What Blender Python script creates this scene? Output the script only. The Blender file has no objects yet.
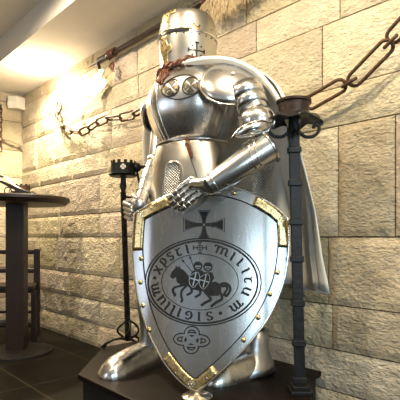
import bpy, bmesh, math, random
from mathutils import Vector, Matrix, noise
PI = math.pi
SC = bpy.context.scene
COL = SC.collection
random.seed(7)

# ------------------------------------------------------------------ camera
# room axes: the long stone wall is the plane y = 2.08, x runs along it
TH = math.atan(413 / 450)
S_, C_ = math.sin(TH), math.cos(TH)
cam = bpy.data.cameras.new('camera')
cam.sensor_width = 36
cam.lens = 450 / 400 * 36
cam.shift_y = 37 / 400
cam.clip_start = .05
camo = bpy.data.objects.new('camera', cam)
COL.objects.link(camo)
camo.location = (0, 0, 1.0)
camo.matrix_world = Matrix(((S_, 0, C_, 0), (C_, 0, -S_, 0), (0, 1, 0, 1.0), (0, 0, 0, 1)))
SC.camera = camo
vs = SC.view_settings
vs.view_transform = 'Standard'
vs.look = 'None'
vs.gamma = 1
vs.use_curve_mapping = False
vs.exposure = 0.0
SC.cycles.use_denoising = True
SC.cycles.max_bounces = 8
SC.cycles.sample_clamp_indirect = 8

# ------------------------------------------------------------------ world and lights
w = bpy.data.worlds.new('world')
SC.world = w
w.use_nodes = True
w.node_tree.nodes['Background'].inputs[0].default_value = (.62, .80, 1, 1)
w.node_tree.nodes['Background'].inputs[1].default_value = .9


def area(name, loc, target, sx, sy, power, colr, spread=180):
    l = bpy.data.lights.new(name, 'AREA')
    l.shape = 'RECTANGLE'
    l.size, l.size_y = sx, sy
    l.energy = power
    l.color = colr
    l.spread = math.radians(spread)
    o = bpy.data.objects.new(name, l)
    COL.objects.link(o)
    o.location = loc
    o.rotation_euler = (Vector(target) - Vector(loc)).to_track_quat('-Z', 'Y').to_euler()
    return o


def spot(name, loc, target, power, colr, angle=120, blend=.6, r=.04):
    l = bpy.data.lights.new(name, 'SPOT')
    l.energy = power
    l.color = colr
    l.spot_size = math.radians(angle)
    l.spot_blend = blend
    l.shadow_soft_size = r
    o = bpy.data.objects.new(name, l)
    COL.objects.link(o)
    o.location = loc
    o.rotation_euler = (Vector(target) - Vector(loc)).to_track_quat('-Z', 'Y').to_euler()
    return o


WARM = (1, .80, .54)
# daylight through the two windows in the east wall and the two in the south wall
area('window_light_east', (2.5, -1.05, 1.5), (-1.5, .9, 1.1), .75, 1.5, 38, (.64, .85, 1))
area('window_light_east_far', (2.5, .85, 1.5), (-1.5, 1.4, .5), .5, 1.4, 30, (.52, .82, 1))
area('window_light_south', (-2.6, -3.0, 1.6), (-2.2, 1, 1.0), 1.1, 1.4, 14, (.80, .88, 1))
# recessed ceiling lamps; the last two are added fill for armour and cloak
LAMPS = [(-4.29, 1.80, 2.685, 100), (-2.9, .85, 2.905, 58), (-.85, .95, 2.905, 46), (-1.7, .2, 2.905, 52), (.45, .95, 2.905, 52)]
for i, (lx, ly, lz, e) in enumerate(LAMPS):
    if i == 0:
        l = bpy.data.lights.new('downlight_glow', 'POINT')
        l.energy = e * .27
        l.color = WARM
        l.shadow_soft_size = .04
        o = bpy.data.objects.new('downlight_glow', l)
        COL.objects.link(o)
        o.location = (lx, ly, lz - .22)
        spot('downlight_or_fill_beam', (lx, ly, lz - .04), (lx + .25, ly - .05, 0), e * 2.0, WARM, 165, .5, .03)
    else:
        spot('downlight_or_fill_beam', (lx, ly, lz - .05), (lx, ly + .2, 0), e * 2.2, WARM, 172, .5, .05)  # last two: unseen fill before the armour and beside the cloak

# ------------------------------------------------------------------ measuring helpers


def R(px, py, Z):
    X = (px - 200) / 450 * Z
    return Vector((X * S_ - Z * C_, X * C_ + Z * S_, 1.0 + (237 - py) / 450 * Z))


def Wl(px, py, n=2.08):
    r = (px - 200) / 450
    return R(px, py, n / (r * C_ + S_))


def Bk(px, py, d=5.4):
    r = (px - 200) / 450
    return R(px, py, d / (C_ - r * S_))

# ------------------------------------------------------------------ materials


def newmat(name):
    m = bpy.data.materials.new(name)
    m.use_nodes = True
    nt = m.node_tree
    b = nt.nodes['Principled BSDF']
    return m, nt, b


def N(nt, t, **kw):
    n = nt.nodes.new(t)
    for k, v in kw.items():
        setattr(n, k, v)
    return n


def coords(nt, scale=(1, 1, 1), rot=(0, 0, 0)):
    tc = N(nt, 'ShaderNodeTexCoord')
    mp = N(nt, 'ShaderNodeMapping')
    mp.inputs['Scale'].default_value = scale
    mp.inputs['Rotation'].default_value = rot
    nt.links.new(tc.outputs['Object'], mp.inputs[0])
    return mp.outputs[0]


def simple(name, c, rough=.5, metal=0, nscale=30, nvar=.15, bump=.1, bscale=None, stretch=(1, 1, 1), rvar=0, spec=.5, dist=.004):
    m, nt, b = newmat(name)
    L = nt.links.new
    co = coords(nt, stretch)
    n = N(nt, 'ShaderNodeTexNoise')
    n.inputs['Scale'].default_value = nscale
    n.inputs['Detail'].default_value = 5
    L(co, n.inputs['Vector'])
    r = N(nt, 'ShaderNodeValToRGB')
    r.color_ramp.elements[0].position = .3
    r.color_ramp.elements[1].position = .7
    r.color_ramp.elements[0].color = (*[max(0, x * (1 - nvar)) for x in c], 1)
    r.color_ramp.elements[1].color = (*[min(1, x * (1 + nvar)) for x in c], 1)
    L(n.outputs[0], r.inputs[0])
    L(r.outputs[0], b.inputs['Base Color'])
    b.inputs['Roughness'].default_value = rough
    b.inputs['Metallic'].default_value = metal
    b.inputs['Specular IOR Level'].default_value = spec
    if rvar:
        mr = N(nt, 'ShaderNodeMapRange')
        mr.inputs['To Min'].default_value = rough - rvar
        mr.inputs['To Max'].default_value = rough + rvar
        L(n.outputs[0], mr.inputs[0])
        L(mr.outputs[0], b.inputs['Roughness'])
    if bump:
        n2 = N(nt, 'ShaderNodeTexNoise')
        n2.inputs['Scale'].default_value = bscale or nscale
        n2.inputs['Detail'].default_value = 4
        L(co, n2.inputs['Vector'])
        bp = N(nt, 'ShaderNodeBump')
        bp.inputs['Strength'].default_value = bump
        bp.inputs['Distance'].default_value = dist
        L(n2.outputs[0], bp.inputs['Height'])
        L(bp.outputs[0], b.inputs['Normal'])
    return m


def stone_mat():
    m, nt, b = newmat('limestone')
    L = nt.links.new
    co = coords(nt)
    at = N(nt, 'ShaderNodeAttribute', attribute_name='tone')
    n = N(nt, 'ShaderNodeTexNoise')
    n.inputs['Scale'].default_value = 7
    n.inputs['Detail'].default_value = 6
    L(co, n.inputs['Vector'])
    r = N(nt, 'ShaderNodeValToRGB')
    r.color_ramp.elements[0].position = .25
    r.color_ramp.elements[0].color = (.56, .49, .36, 1)
    r.color_ramp.elements[1].position = .75
    r.color_ramp.elements[1].color = (.74, .67, .53, 1)
    L(n.outputs[0], r.inputs[0])
    mx = N(nt, 'ShaderNodeMix', data_type='RGBA', blend_type='MULTIPLY')
    mx.inputs[0].default_value = 1
    L(r.outputs[0], mx.inputs[6])
    L(at.outputs['Color'], mx.inputs[7])
    L(mx.outputs[2], b.inputs['Base Color'])
    b.inputs['Roughness'].default_value = .9
    b.inputs['Specular IOR Level'].default_value = .2
    # chiselled, pitted face
    c2 = coords(nt, (34, 34, 80), (0, .5, 0))
    n1 = N(nt, 'ShaderNodeTexNoise')
    n1.inputs['Scale'].default_value = 1.0
    n1.inputs['Detail'].default_value = 4
    n1.inputs['Roughness'].default_value = .6
    n1.inputs['Distortion'].default_value = .6
    L(c2, n1.inputs['Vector'])
    n2 = N(nt, 'ShaderNodeTexVoronoi')
    n2.inputs['Scale'].default_value = 42
    L(co, n2.inputs['Vector'])
    ad = N(nt, 'ShaderNodeMath', operation='MULTIPLY_ADD')
    ad.inputs[1].default_value = .35
    L(n2.outputs[0], ad.inputs[0])
    L(n1.outputs[0], ad.inputs[2])
    bp = N(nt, 'ShaderNodeBump')
    bp.inputs['Strength'].default_value = .9
    bp.inputs['Distance'].default_value = .026
    L(ad.outputs[0], bp.inputs['Height'])
    L(bp.outputs[0], b.inputs['Normal'])
    return m


def mail_mat():
    m, nt, b = newmat('chain_mail')
    L = nt.links.new
    tc = N(nt, 'ShaderNodeUVMap', uv_map='mail')
    mp = N(nt, 'ShaderNodeMapping')
    L(tc.outputs[0], mp.inputs[0])
    sp = N(nt, 'ShaderNodeSeparateXYZ')
    L(mp.outputs[0], sp.inputs[0])

    def sn(src, k):
        a = N(nt, 'ShaderNodeMath', operation='MULTIPLY')
        a.inputs[1].default_value = k
        L(src, a.inputs[0])
        s = N(nt, 'ShaderNodeMath', operation='SINE')
        L(a.outputs[0], s.inputs[0])
        return s.outputs[0]
    K = 480
    mu = N(nt, 'ShaderNodeMath', operation='MULTIPLY')
    L(sn(sp.outputs[0], K), mu.inputs[0])
    L(sn(sp.outputs[1], K), mu.inputs[1])
    r = N(nt, 'ShaderNodeValToRGB')
    r.color_ramp.elements[0].position = .0
    r.color_ramp.elements[0].color = (.55, .55, .53, 1)
    r.color_ramp.elements[1].position = .35
    r.color_ramp.elements[1].color = (.03, .03, .03, 1)
    L(mu.outputs[0], r.inputs[0])
    L(r.outputs[0], b.inputs['Base Color'])
    b.inputs['Metallic'].default_value = .75
    b.inputs['Roughness'].default_value = .35
    bp = N(nt, 'ShaderNodeBump', invert=True)
    bp.inputs['Strength'].default_value = 1
    bp.inputs['Distance'].default_value = .004
    L(mu.outputs[0], bp.inputs['Height'])
    L(bp.outputs[0], b.inputs['Normal'])
    return m


def floor_mat():
    m, nt, b = newmat('floor_tiles')
    L = nt.links.new
    co = coords(nt)
    br = N(nt, 'ShaderNodeTexBrick')
    br.offset = 0
    br.inputs['Scale'].default_value = 1
    br.inputs['Brick Width'].default_value = .6
    br.inputs['Row Height'].default_value = .6
    br.inputs['Mortar Size'].default_value = .005
    br.inputs['Color1'].default_value = (.007, .0065, .0045, 1)
    br.inputs['Color2'].default_value = (.009, .008, .0055, 1)
    br.inputs['Mortar'].default_value = (.055, .048, .03, 1)
    L(co, br.inputs['Vector'])
    L(br.outputs[0], b.inputs['Base Color'])
    n = N(nt, 'ShaderNodeTexNoise')
    n.inputs['Scale'].default_value = 25
    L(co, n.inputs['Vector'])
    bp = N(nt, 'ShaderNodeBump')
    bp.inputs['Strength'].default_value = .15
    L(n.outputs[0], bp.inputs['Height'])
    L(bp.outputs[0], b.inputs['Normal'])
    b.inputs['Roughness'].default_value = .5
    b.inputs['Specular IOR Level'].default_value = .15
    return m


def emit(name, c, s):
    m, nt, b = newmat(name)
    b.inputs['Base Color'].default_value = (*c, 1)
    b.inputs['Emission Color'].default_value = (*c, 1)
    b.inputs['Emission Strength'].default_value = s
    return m


M = dict(
    stone=stone_mat(),
    ceil=simple('ceiling_plaster', (.70, .665, .61), .9, 0, 6, .03, .05, 60, spec=.2),
    plaster=simple('far_plaster', (.50, .46, .40), .9, 0, 4, .1, .1, 40, spec=.2),
    floor=floor_mat(),
    steel=simple('polished_steel', (.70, .69, .67), .26, 1, 9, .07, .10, 16, rvar=.07, dist=.006),
    steel2=simple('brushed_steel', (.52, .53, .535), .36, 1, 40, .10, .06, 90, stretch=(1, 1, .25), rvar=.06),
    shieldsteel=simple('shield_steel', (.44, .44, .43), .27, 1, 30, .05, .04, 90, stretch=(1, 1, .25), rvar=.02),
    emblem=simple('blackened_bronze', (.11, .095, .075), .35, .8, 60, .3, .1),
    plate=simple('pale_steel', (.54, .52, .48), .32, 1, 12, .06, .08, 20, rvar=.06),
    etch=simple('etched_black', (.016, .018, .020), .6, 0, 60, .3, .1, spec=.2),
    rimsteel=simple('rim_steel', (.75, .73, .69), .22, 1, 20, .05, .05, 20),
    brass=simple('brass', (.74, .56, .27), .28, 1, 45, .22, .25, 70, rvar=.1),
    mail=mail_mat(),
    hole=simple('black_gap', (.01, .01, .01), .8, 0),
    iron=simple('forged_iron', (.012, .0115, .012), .42, .1, 40, .4, .5, 60, rvar=.1, spec=.35),
    darkrust=simple('dark_rust', (.045, .028, .020), .45, .5, 40, .4, .4, 60, rvar=.1),
    rust=simple('rusty_iron', (.095, .052, .030), .5, .6, 40, .4, .4, 60, rvar=.1),
    leather=simple('brown_leather', (.13, .045, .025), .45, 0, 50, .35, .4, 90),
    cloth=simple('cream_cloth', (.90, .88, .81), .85, 0, 5, .03, .12, 240, spec=.2, dist=.002),
    wood=simple('dark_wood', (.014, .006, .0035), .45, 0, 6, .35, .1, 12, stretch=(4, 4, .6)),
    plinth=simple('plinth_board', (.008, .005, .0035), .5, 0, 8, .25, .1, 30, stretch=(1, 5, 1), spec=.15),
    black=simple('matt_black', (.008, .008, .008), .55, 0, 20, .2, .05),
    blade=simple('bright_blade', (.80, .79, .76), .35, .6, 14, .08, .1),
    white=simple('white_plastic', (.78, .75, .68), .5, 0, 10, .02, 0),
    paper=simple('white_paper', (.85, .83, .78), .8, 0, 10, .02, .02),
    straw=simple('pale_straw', (.62, .50, .32), .8, 0, 60, .25, 0),
    lamp=emit('lamp_glow', (1, .86, .62), 14),
    glass=simple('unused', (.5, .5, .5)),
)
gm, gnt, gb = newmat('window_glass')
gb.inputs['Transmission Weight'].default_value = 1
gb.inputs['Roughness'].default_value = .0
gb.inputs['IOR'].default_value = 1.02
M['glass'] = gm

# ------------------------------------------------------------------ building helpers


def props(o, label=None, cat=None, group=None, kind=None):
    if label: o['label'] = label
    if cat: o['category'] = cat
    if group: o['group'] = group
    if kind: o['kind'] = kind
    return o


def thing(name, label, cat, loc, group=None):
    o = bpy.data.objects.new(name, None)
    o.empty_display_size = .1
    COL.objects.link(o)
    o.location = loc
    return props(o, label, cat, group)


class B:
    """collects geometry in room coordinates"""

    def __init__(self):
        self.bm = bmesh.new()

    def ring_loft(self, rings, cap0=True, cap1=True, closed=True, loop=False):
        vr = [[self.bm.verts.new(p) for p in r] for r in rings]
        n = len(vr[0])
        prs = list(zip(vr[:-1], vr[1:]))
        if loop:
            prs.append((vr[-1], vr[0]))
        for a, b in prs:
            for i in range(n if closed else n - 1):
                j = (i + 1) % n
                try:
                    self.bm.faces.new((a[i], a[j], b[j], b[i]))
                except ValueError:
                    pass
        if closed and not loop:
            if cap0: self.bm.faces.new(vr[0][::-1])
            if cap1: self.bm.faces.new(vr[-1])
        return self

    def tube(self, pts, rad, n=8, loop=False, cap=True, flat=1.0, up=None, roll=0):
        pts = [Vector(p) for p in pts]
        k = len(pts)
        rads = rad if isinstance(rad, (list, tuple)) else [rad] * k
        tang = []
        for i in range(k):
            if loop:
                t = pts[(i + 1) % k] - pts[i - 1]
            else:
                t = pts[min(i + 1, k - 1)] - pts[max(i - 1, 0)]
            tang.append(t.normalized())
        u = Vector(up) if up else (Vector((0, 0, 1)) if abs(tang[0].z) < .9 else Vector((1, 0, 0)))
        rings = []
        for i in range(k):
            t = tang[i]
            u = (u - t * u.dot(t)).normalized()
            v = t.cross(u)
            r = rads[i]
            ra, rb = (r if isinstance(r, (list, tuple)) else (r, r * flat))
            rings.append([pts[i] + u * (rb * math.sin(a + roll * i)) + v * (ra * math.cos(a + roll * i))
                          for a in [2 * PI * (q + .5) / n for q in range(n)]])
        return self.ring_loft(rings, cap, cap, True, loop)

    def box(self, lo, hi, rotz=0, piv=None):
        lo, hi = Vector(lo), Vector(hi)
        vs_ = []
        for z in (lo.z, hi.z):
            for x, y in ((lo.x, lo.y), (hi.x, lo.y), (hi.x, hi.y), (lo.x, hi.y)):
                vs_.append(Vector((x, y, z)))
        if rotz:
            p = Vector(piv) if piv else (lo + hi) / 2
            rm = Matrix.Rotation(rotz, 3, 'Z')
            vs_ = [rm @ (v - p) + p for v in vs_]
        v = [self.bm.verts.new(q) for q in vs_]
        for f in ((3, 2, 1, 0), (4, 5, 6, 7), (0, 1, 5, 4), (1, 2, 6, 5), (2, 3, 7, 6), (3, 0, 4, 7)):
            self.bm.faces.new([v[i] for i in f])
        return self

    def prism(self, poly, z0, z1):
        return self.ring_loft([[Vector((x, y, z)) for x, y in poly] for z in (z0, z1)])

    def slab(self, poly, d):
        """polygon of points extruded along d"""
        d = Vector(d)
        return self.ring_loft([[Vector(p) for p in poly], [Vector(p) + d for p in poly]])

    def lathe(self, c, prof, n=24, cap=True):
        c = Vector(c)
        return self.ring_loft([[c + Vector((r * math.cos(a), r * math.sin(a), z)) for a in [2 * PI * q / n for q in range(n)]]
                               for r, z in prof], cap, cap)

    def ball(self, c, r, sx=1, sy=1, sz=1, n=12):
        c = Vector(c)
        rings = []
        for i in range(1, n // 2):
            a = PI * i / (n // 2)
            rings.append([c + Vector((r * sx * math.sin(a) * math.cos(b), r * sy * math.sin(a) * math.sin(b), -r * sz * math.cos(a)))
                          for b in [2 * PI * q / n for q in range(n)]])
        return self.ring_loft(rings)

    def dome(self, c, nrm, r, h=.6, n=12):
        c, nrm = Vector(c), Vector(nrm).normalized()
        q = nrm.to_track_quat('Z', 'Y')
        rings = []
        for i in range(4):
            a = PI / 2 * i / 3.4
            rings.append([c + q @ Vector((r * math.cos(a) * math.cos(b), r * math.cos(a) * math.sin(b), r * h * math.sin(a)))
                          for b in [2 * PI * k / n for k in range(n)]])
        return self.ring_loft(rings)

    def build(self, name, mat, parent=None, loc=None, smooth=True, bevel=0, solid=0, sub=0, label=None, flat_angle=40, off=-1, face=None):
        bm = self.bm
        bmesh.ops.recalc_face_normals(bm, faces=bm.faces)
        if face is not None:
            sm = sum((f.normal.dot(face) * f.calc_area() for f in bm.faces), 0)
            if sm < 0: bmesh.ops.reverse_faces(bm, faces=bm.faces)
        elif solid:
            cen = sum((v.co for v in bm.verts), Vector()) / len(bm.verts)
            if parent is not None and 'suit' in (parent.name + (parent.parent.name if parent.parent else '')) and abs(cen.x + 1.8) < .3:
                cen = Vector((-1.8, 1.6, cen.z))
            sm = sum((f.normal.dot(f.calc_center_median() - cen) * f.calc_area() for f in bm.faces), 0)
            if sm < 0: bmesh.ops.reverse_faces(bm, faces=bm.faces)
        base = Vector(parent.get('_w', (0, 0, 0))) if parent is not None and '_w' in parent else (
            parent.location.copy() if parent is not None else Vector(loc or (0, 0, 0)))
        p = parent
        while p is not None and p.parent is not None:
            p = p.parent
        if p is not None:
            base = p.location.copy()
        bmesh.ops.translate(bm, verts=bm.verts, vec=-base)
        me = bpy.data.meshes.new(name)
        bm.to_mesh(me)
        bm.free()
        o = bpy.data.objects.new(name, me)
        COL.objects.link(o)
        if parent is not None:
            o.parent = parent
            if parent.type == 'MESH' and parent.parent is None:
                pass
        else:
            o.location = base
        me.materials.append(mat)
        if smooth:
            for q in me.polygons: q.use_smooth = True
        if solid:
            md = o.modifiers.new('solid', 'SOLIDIFY')
            md.thickness = solid
            md.offset = off
        if bevel:
            md = o.modifiers.new('bevel', 'BEVEL')
            md.width = bevel
            md.segments = 2
            md.limit_method = 'ANGLE'
            md.angle_limit = math.radians(40)
        if sub:
            md = o.modifiers.new('sub', 'SUBSURF')
            md.levels = md.render_levels = sub
        if smooth:
            bmv = bmesh.new()
            bmv.from_mesh(me)
            for e in bmv.edges:
                if len(e.link_faces) == 2 and e.calc_face_angle(0) > math.radians(flat_angle):
                    e.smooth = False
            bmv.to_mesh(me)
            bmv.free()
        if label: o['label'] = label
        return o


def struct(o):
    o['kind'] = 'structure'
    return o

# ================================================================== ROOM
CE, CE2, NW, XB = 2.685, 2.905, 2.08, -5.40
XE, YS = 2.6, -3.2
b = B(); b.box((XB - .2, YS - .1, -.1), (XE + .2, NW + .2, 0)); struct(b.build('floor', M['floor'], smooth=False))
b = B(); b.slab([(XB - .2, YS - .1, CE2), (XB - .2, 1.51, CE2), (XB - .2, 1.51, CE), (XB - .2, NW + .2, CE),
                 (XB - .2, NW + .2, CE2 + .15), (XB - .2, YS - .1, CE2 + .15)], (XE - XB + .4, 0, 0))
struct(b.build('ceiling', M['ceil'], smooth=False))


def stone_wall(name, length, mapf, courses_l, seed, joints=None):
    """mapf(a, z, depth): a along the wall; one mesh of individually faced blocks"""
    rnd = random.Random(seed)
    bm = bmesh.new()
    tl = bm.loops.layers.color.new('tone')
    blocks = []
    zs = courses_l
    for k in range(len(zs) - 1):
        z0, z1 = zs[k], zs[k + 1]
        js = sorted(joints[k]) if joints and joints.get(k) else None
        edges = [0]
        fixed = js or []
        a = 0
        while a < length:
            step = rnd.uniform(.42, .85)
            nx = a + step
            for f in fixed:
                if a + .05 < f < a + step + .35:
                    nx = f
                    break
            if nx > length - .2: nx = length
            edges.append(nx)
            a = nx
        for i in range(len(edges) - 1):
            if z1 - z0 > .5 and edges[i + 1] < 3.0:   # two lower courses towards the corner
                blocks += [(edges[i], edges[i + 1], z0, z0 + .215), (edges[i], edges[i + 1], z0 + .215, z1)]
            else:
                blocks.append((edges[i], edges[i + 1], z0, z1))
    for (a0, a1, z0, z1) in blocks:
        g = .0035
        nx = max(3, int((a1 - a0) / .035)); nz = max(3, int((z1 - z0) / .035))
        pr = rnd.uniform(.0, .010)
        t = rnd.uniform(.86, 1.04)
        tone = (t, t * rnd.uniform(.975, 1.01), t * rnd.uniform(.93, 1.02), 1)
        grid = []
        for iz in range(nz + 1):
            row = []
            for ix in range(nx + 1):
                a = a0 + g + (a1 - a0 - 2 * g) * ix / nx
                z = z0 + g + (z1 - z0 - 2 * g) * iz / nz
                d = .012 + pr + .008 * noise.noise(Vector((a * 7, z * 7, seed))) + .007 * noise.noise(Vector((a * 23, z * 23, seed)))
                if ix in (0, nx) or iz in (0, nz): d = .004 + pr * .5
                row.append(bm.verts.new(mapf(a, z, d)))
            grid.append(row)
        fs = []
        for iz in range(nz):
            for ix in range(nx):
                fs.append(bm.faces.new((grid[iz][ix], grid[iz][ix + 1], grid[iz + 1][ix + 1], grid[iz + 1][ix])))
        border = grid[0] + [r[-1] for r in grid[1:]] + grid[-1][-2::-1] + [r[0] for r in grid[-2:0:-1]]
        back = []
        for v in border:
            # push back into the joint
            back.append(bm.verts.new(v.co))
        q0, q1 = mapf(0, 0, 0), mapf(0, 0, -.012)
        dv = q1 - q0
        for v in back: v.co += dv
        n = len(border)
        for i in range(n):
            fs.append(bm.faces.new((border[i], back[i], back[(i + 1) % n], border[(i + 1) % n])))
        for f in fs:
            for l in f.loops: l[tl] = tone
    # backing bed of mortar
    c = [mapf(0, zs[0], -.004), mapf(length, zs[0], -.004), mapf(length, zs[-1], -.004), mapf(0, zs[-1], -.004)]
    vb = [bm.verts.new(p) for p in c]
    bk = [bm.verts.new(p + (mapf(0, 0, -.15) - mapf(0, 0, 0))) for p in c]
    fb = [bm.faces.new(vb), bm.faces.new(bk[::-1])]
    for i in range(4): fb.append(bm.faces.new((vb[i], bk[i], bk[(i + 1) % 4], vb[(i + 1) % 4])))
    for f in fb:
        for l in f.loops: l[tl] = (.55, .5, .45, 1)
    bmesh.ops.recalc_face_normals(bm, faces=bm.faces)
    me = bpy.data.meshes.new(name)
    bm.to_mesh(me); bm.free()
    me.materials.append(M['stone'])
    o = bpy.data.objects.new(name, me)
    COL.objects.link(o)
    return struct(o)


ZS = [0, .205, .42, .65, 1.0, 1.567, 1.765, 2.11, 2.30, 2.55, CE]


def ja(px, py):
    return Wl(px, py).x - XB


J = {3: [ja(329, 270), ja(120, 280)], 4: [ja(339, 220), ja(396, 150), ja(60, 230)], 2: [ja(333, 320)], 7: [ja(107, 105)],
     8: [ja(247, 35), ja(138, 60)], 9: [ja(348, 5)], 6: [ja(38, 145)]}
stone_wall('wall_back', XE - XB, lambda a, z, d: Vector((XB + a, NW - d, z)), ZS, 3, J)
stone_wall('wall_left', NW - YS, lambda a, z, d: Vector((XB + d, NW - a, z)), [0, .3, .62, 1.0, 1.35, 1.7, 2.02, 2.36, CE2], 9)
# the two walls out of the picture, with window openings for the daylight
b = B()
for (z0, z1) in ((0, .8), (2.3, CE2)): b.box((XE, YS, z0), (XE + .15, NW, z1))
for (y0, y1) in ((YS, -1.45), (-.65, .55), (1.15, NW)): b.box((XE, y0, .8), (XE + .15, y1, 2.3))
struct(b.build('wall_right', M['plaster'], smooth=False))
b = B()
for (z0, z1) in ((0, .8), (2.3, CE2)): b.box((XB, YS - .15, z0), (XE, YS, z1))
for (x0, x1) in ((XB, -3.3), (-1.9, 0.1), (1.4, XE)): b.box((x0, YS - .15, .8), (x1, YS, 2.3))
struct(b.build('wall_front', M['plaster'], smooth=False))

# recessed downlights, plus fixtures for the two added fill lamps
for i, (lx, ly, lz, e) in enumerate(LAMPS):
    t = thing('downlight_or_fill', ['recessed ceiling lamp glowing over the bar table', 'small round ceiling lamp between the bar table and the armour, in the raised ceiling', 'small round ceiling lamp above the edge of the cloak, in the raised ceiling',
                                     'added ceiling fill lamp in the middle of the room, in front of the armour', 'added ceiling fill lamp for the cloak, farthest to the right of the armour'][i], 'lamp', (lx, ly, lz),
              None if i == 0 else 'lamps in the raised ceiling')
    b = B(); b.lathe((lx, ly, lz - .006), [(.045, 0), (.058, 0), (.058, .008), (.045, .008), (.045, 0)], cap=False); b.build('lamp_ring', M['white'], t)
    b = B(); b.lathe((lx, ly, lz - .003), [(.0445, 0), (.0445, .003)]); b.build('lamp_lens', M['lamp'], t)

# ================================================================== PLINTH
PT = .30
PL = [(-1.30, 2.055), (-1.28, 1.92), (-1.085, 1.64), (-1.085, 1.36), (-1.36, 1.093), (-2.116, 1.093), (-2.53, 1.48), (-2.53, 2.055)]
pc = Vector((-1.8, 1.6))
t = thing('plinth', 'dark wooden display platform with cut corners under the suit of armour', 'platform', (-1.8, 1.6, 0))
b = B(); b.prism(PL, PT - .028, PT); b.build('board', M['plinth'], t, smooth=False, bevel=.006)
b = B(); b.prism([tuple(pc + (Vector(p) - pc) * .955) for p in PL], 0, PT - .028); b.build('body', M['black'], t, smooth=False)

# ================================================================== SUIT OF ARMOUR
A0 = Vector((-1.80, 1.60, PT))


def A(sx, sy, z):
    """statue frame: sx to its left hand, sy forward, z above the platform"""
    return A0 + Vector((sx, -sy, z))


suit = thing('suit_of_armor', 'full suit of plate armour with great helm standing on the dark platform', 'suit of armour', A0)


def ering(z, a, bf, bb, sx=0, sy=0, n=64, p=2.0, keel=0, wob=None):
    out = []
    for i in range(n):
        t_ = 2 * PI * i / n
        c, s = math.cos(t_), math.sin(t_)
        x = a * math.copysign(abs(s) ** (2 / p), s)
        y = (bf if c > 0 else bb) * math.copysign(abs(c) ** (2 / p), c)
        if keel and c > 0: y += keel * max(0, 1 - abs(x) / (.35 * a)) * c
        if wob: x, y = wob(t_, x, y)
        out.append(A(sx + x, sy + y, z))
    return out


def spl(xs, ys, x):
    if x <= xs[0]: return ys[0]
    if x >= xs[-1]: return ys[-1]
    for i in range(len(xs) - 1):
        if xs[i] <= x <= xs[i + 1]:
            t_ = (x - xs[i]) / (xs[i + 1] - xs[i])
            p0 = ys[max(0, i - 1)]; p1 = ys[i]; p2 = ys[i + 1]; p3 = ys[min(len(ys) - 1, i + 2)]
            return .5 * (2 * p1 + (p2 - p0) * t_ + (2 * p0 - 5 * p1 + 4 * p2 - p3) * t_ ** 2 + (3 * p1 - p0 - 3 * p2 + p3) * t_ ** 3)


# breastplate and backplate
BZ = [1.10, 1.15, 1.19, 1.25, 1.33, 1.41, 1.48, 1.54, 1.59, 1.625]
BA = [.172, .168, .178, .212, .246, .262, .25, .215, .16, .12]
BF = [.150, .150, .165, .200, .232, .238, .218, .178, .130, .10]
BB = [.14, .14, .15, .18, .20, .20, .18, .15, .12, .10]


def chest(phi, z, off=0):
    a, f, k = spl(BZ, BA, z), spl(BZ, BF, z), spl(BZ, BB, z)
    c, s = math.cos(phi), math.sin(phi)
    x, y = (a + off) * s, ((f if c > 0 else k) + off) * c
    if c > 0: y += .016 * max(0, 1 - abs(x) / (.35 * a)) * c
    return A(x, y, z)


def front_half(off, z0, z1, p0, p1, nz=26, nf=40):
    return [[chest(p0 + (p1 - p0) * i / nf, z0 + (z1 - z0) * k / nz, off) for i in range(nf + 1)] for k in range(nz + 1)]


b = B(); b.ring_loft(front_half(0, 1.10, 1.625, -1.62, 1.62), closed=False); breast = b.build('breastplate', M['steel'], suit, solid=.004)
b = B(); b.ring_loft(front_half(-.005, 1.10, 1.625, 1.5, 2 * PI - 1.5), closed=False); b.build('backplate', M['steel2'], suit, solid=.004)
b = B()
b.tube([chest(-1.62 + 3.24 * i / 40, 1.62, .002) for i in range(41)], .006); b.build('rim', M['rimsteel'], breast, label='pale rolled neck edge')
b = B(); b.tube([chest(-1.62 + 3.24 * i / 40, 1.13, .004) for i in range(41)], .005)
b.build('rim', M['rimsteel'], breast, label='pale rolled waist edge')
# side flutes following the front seam of the chest
b = B()
for ph0, ph1 in ((.02, .10), (-.17, -.1)):
    b.tube([chest(ph0 + (ph1 - ph0) * i / 20, 1.55 - .38 * i / 20, .002) for i in range(21)], .0035, n=6)
b.build('flute', M['rimsteel'], breast)

# medallion plate with two dark round emblems
MC = (.56, 1.425)
b = B()
rings = []
for k in range(9):
    q = k / 8
    rings.append([chest(MC[0] + .39 * q * math.cos(a) / 1.0, MC[1] + .060 * q * math.sin(a), .006) for a in [2 * PI * i / 40 for i in range(40)]])
b.ring_loft(rings, True, False)
med = b.build('emblem_plate', M['steel2'], suit)
b = B(); b.tube([chest(MC[0] + .39 * math.cos(a), MC[1] + .060 * math.sin(a), .008) for a in [2 * PI * i / 40 for i in range(40)]], .003, loop=True, n=6)
b.build('rim', M['emblem'], med, label='thin dark border')
for s in (-1, 1):
    b = B()
    cf, cz = MC[0] + s * .195, MC[1]
    for q in range(4):   # four leaves of the cross
        a0 = q * PI / 2
        pl = []
        for (rr, aa) in ((.003, 0), (.024, .52), (.034, .64), (.038, .2), (.038, -.2), (.034, -.64), (.024, -.52)):
            pl.append(chest(cf + rr * math.cos(a0 + aa) * 3.9, cz + rr * math.sin(a0 + aa), .010))
        f = b.bm.faces.new([b.bm.verts.new(p) for p in pl])
    b.tube([chest(cf + .165 * math.cos(a), cz + .043 * math.sin(a), .009) for a in [2 * PI * i / 28 for i in range(28)]], .003, loop=True, n=6)
    b.build('emblem', M['emblem'], med, label='dark round cross emblem', solid=.002, smooth=False)

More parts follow.
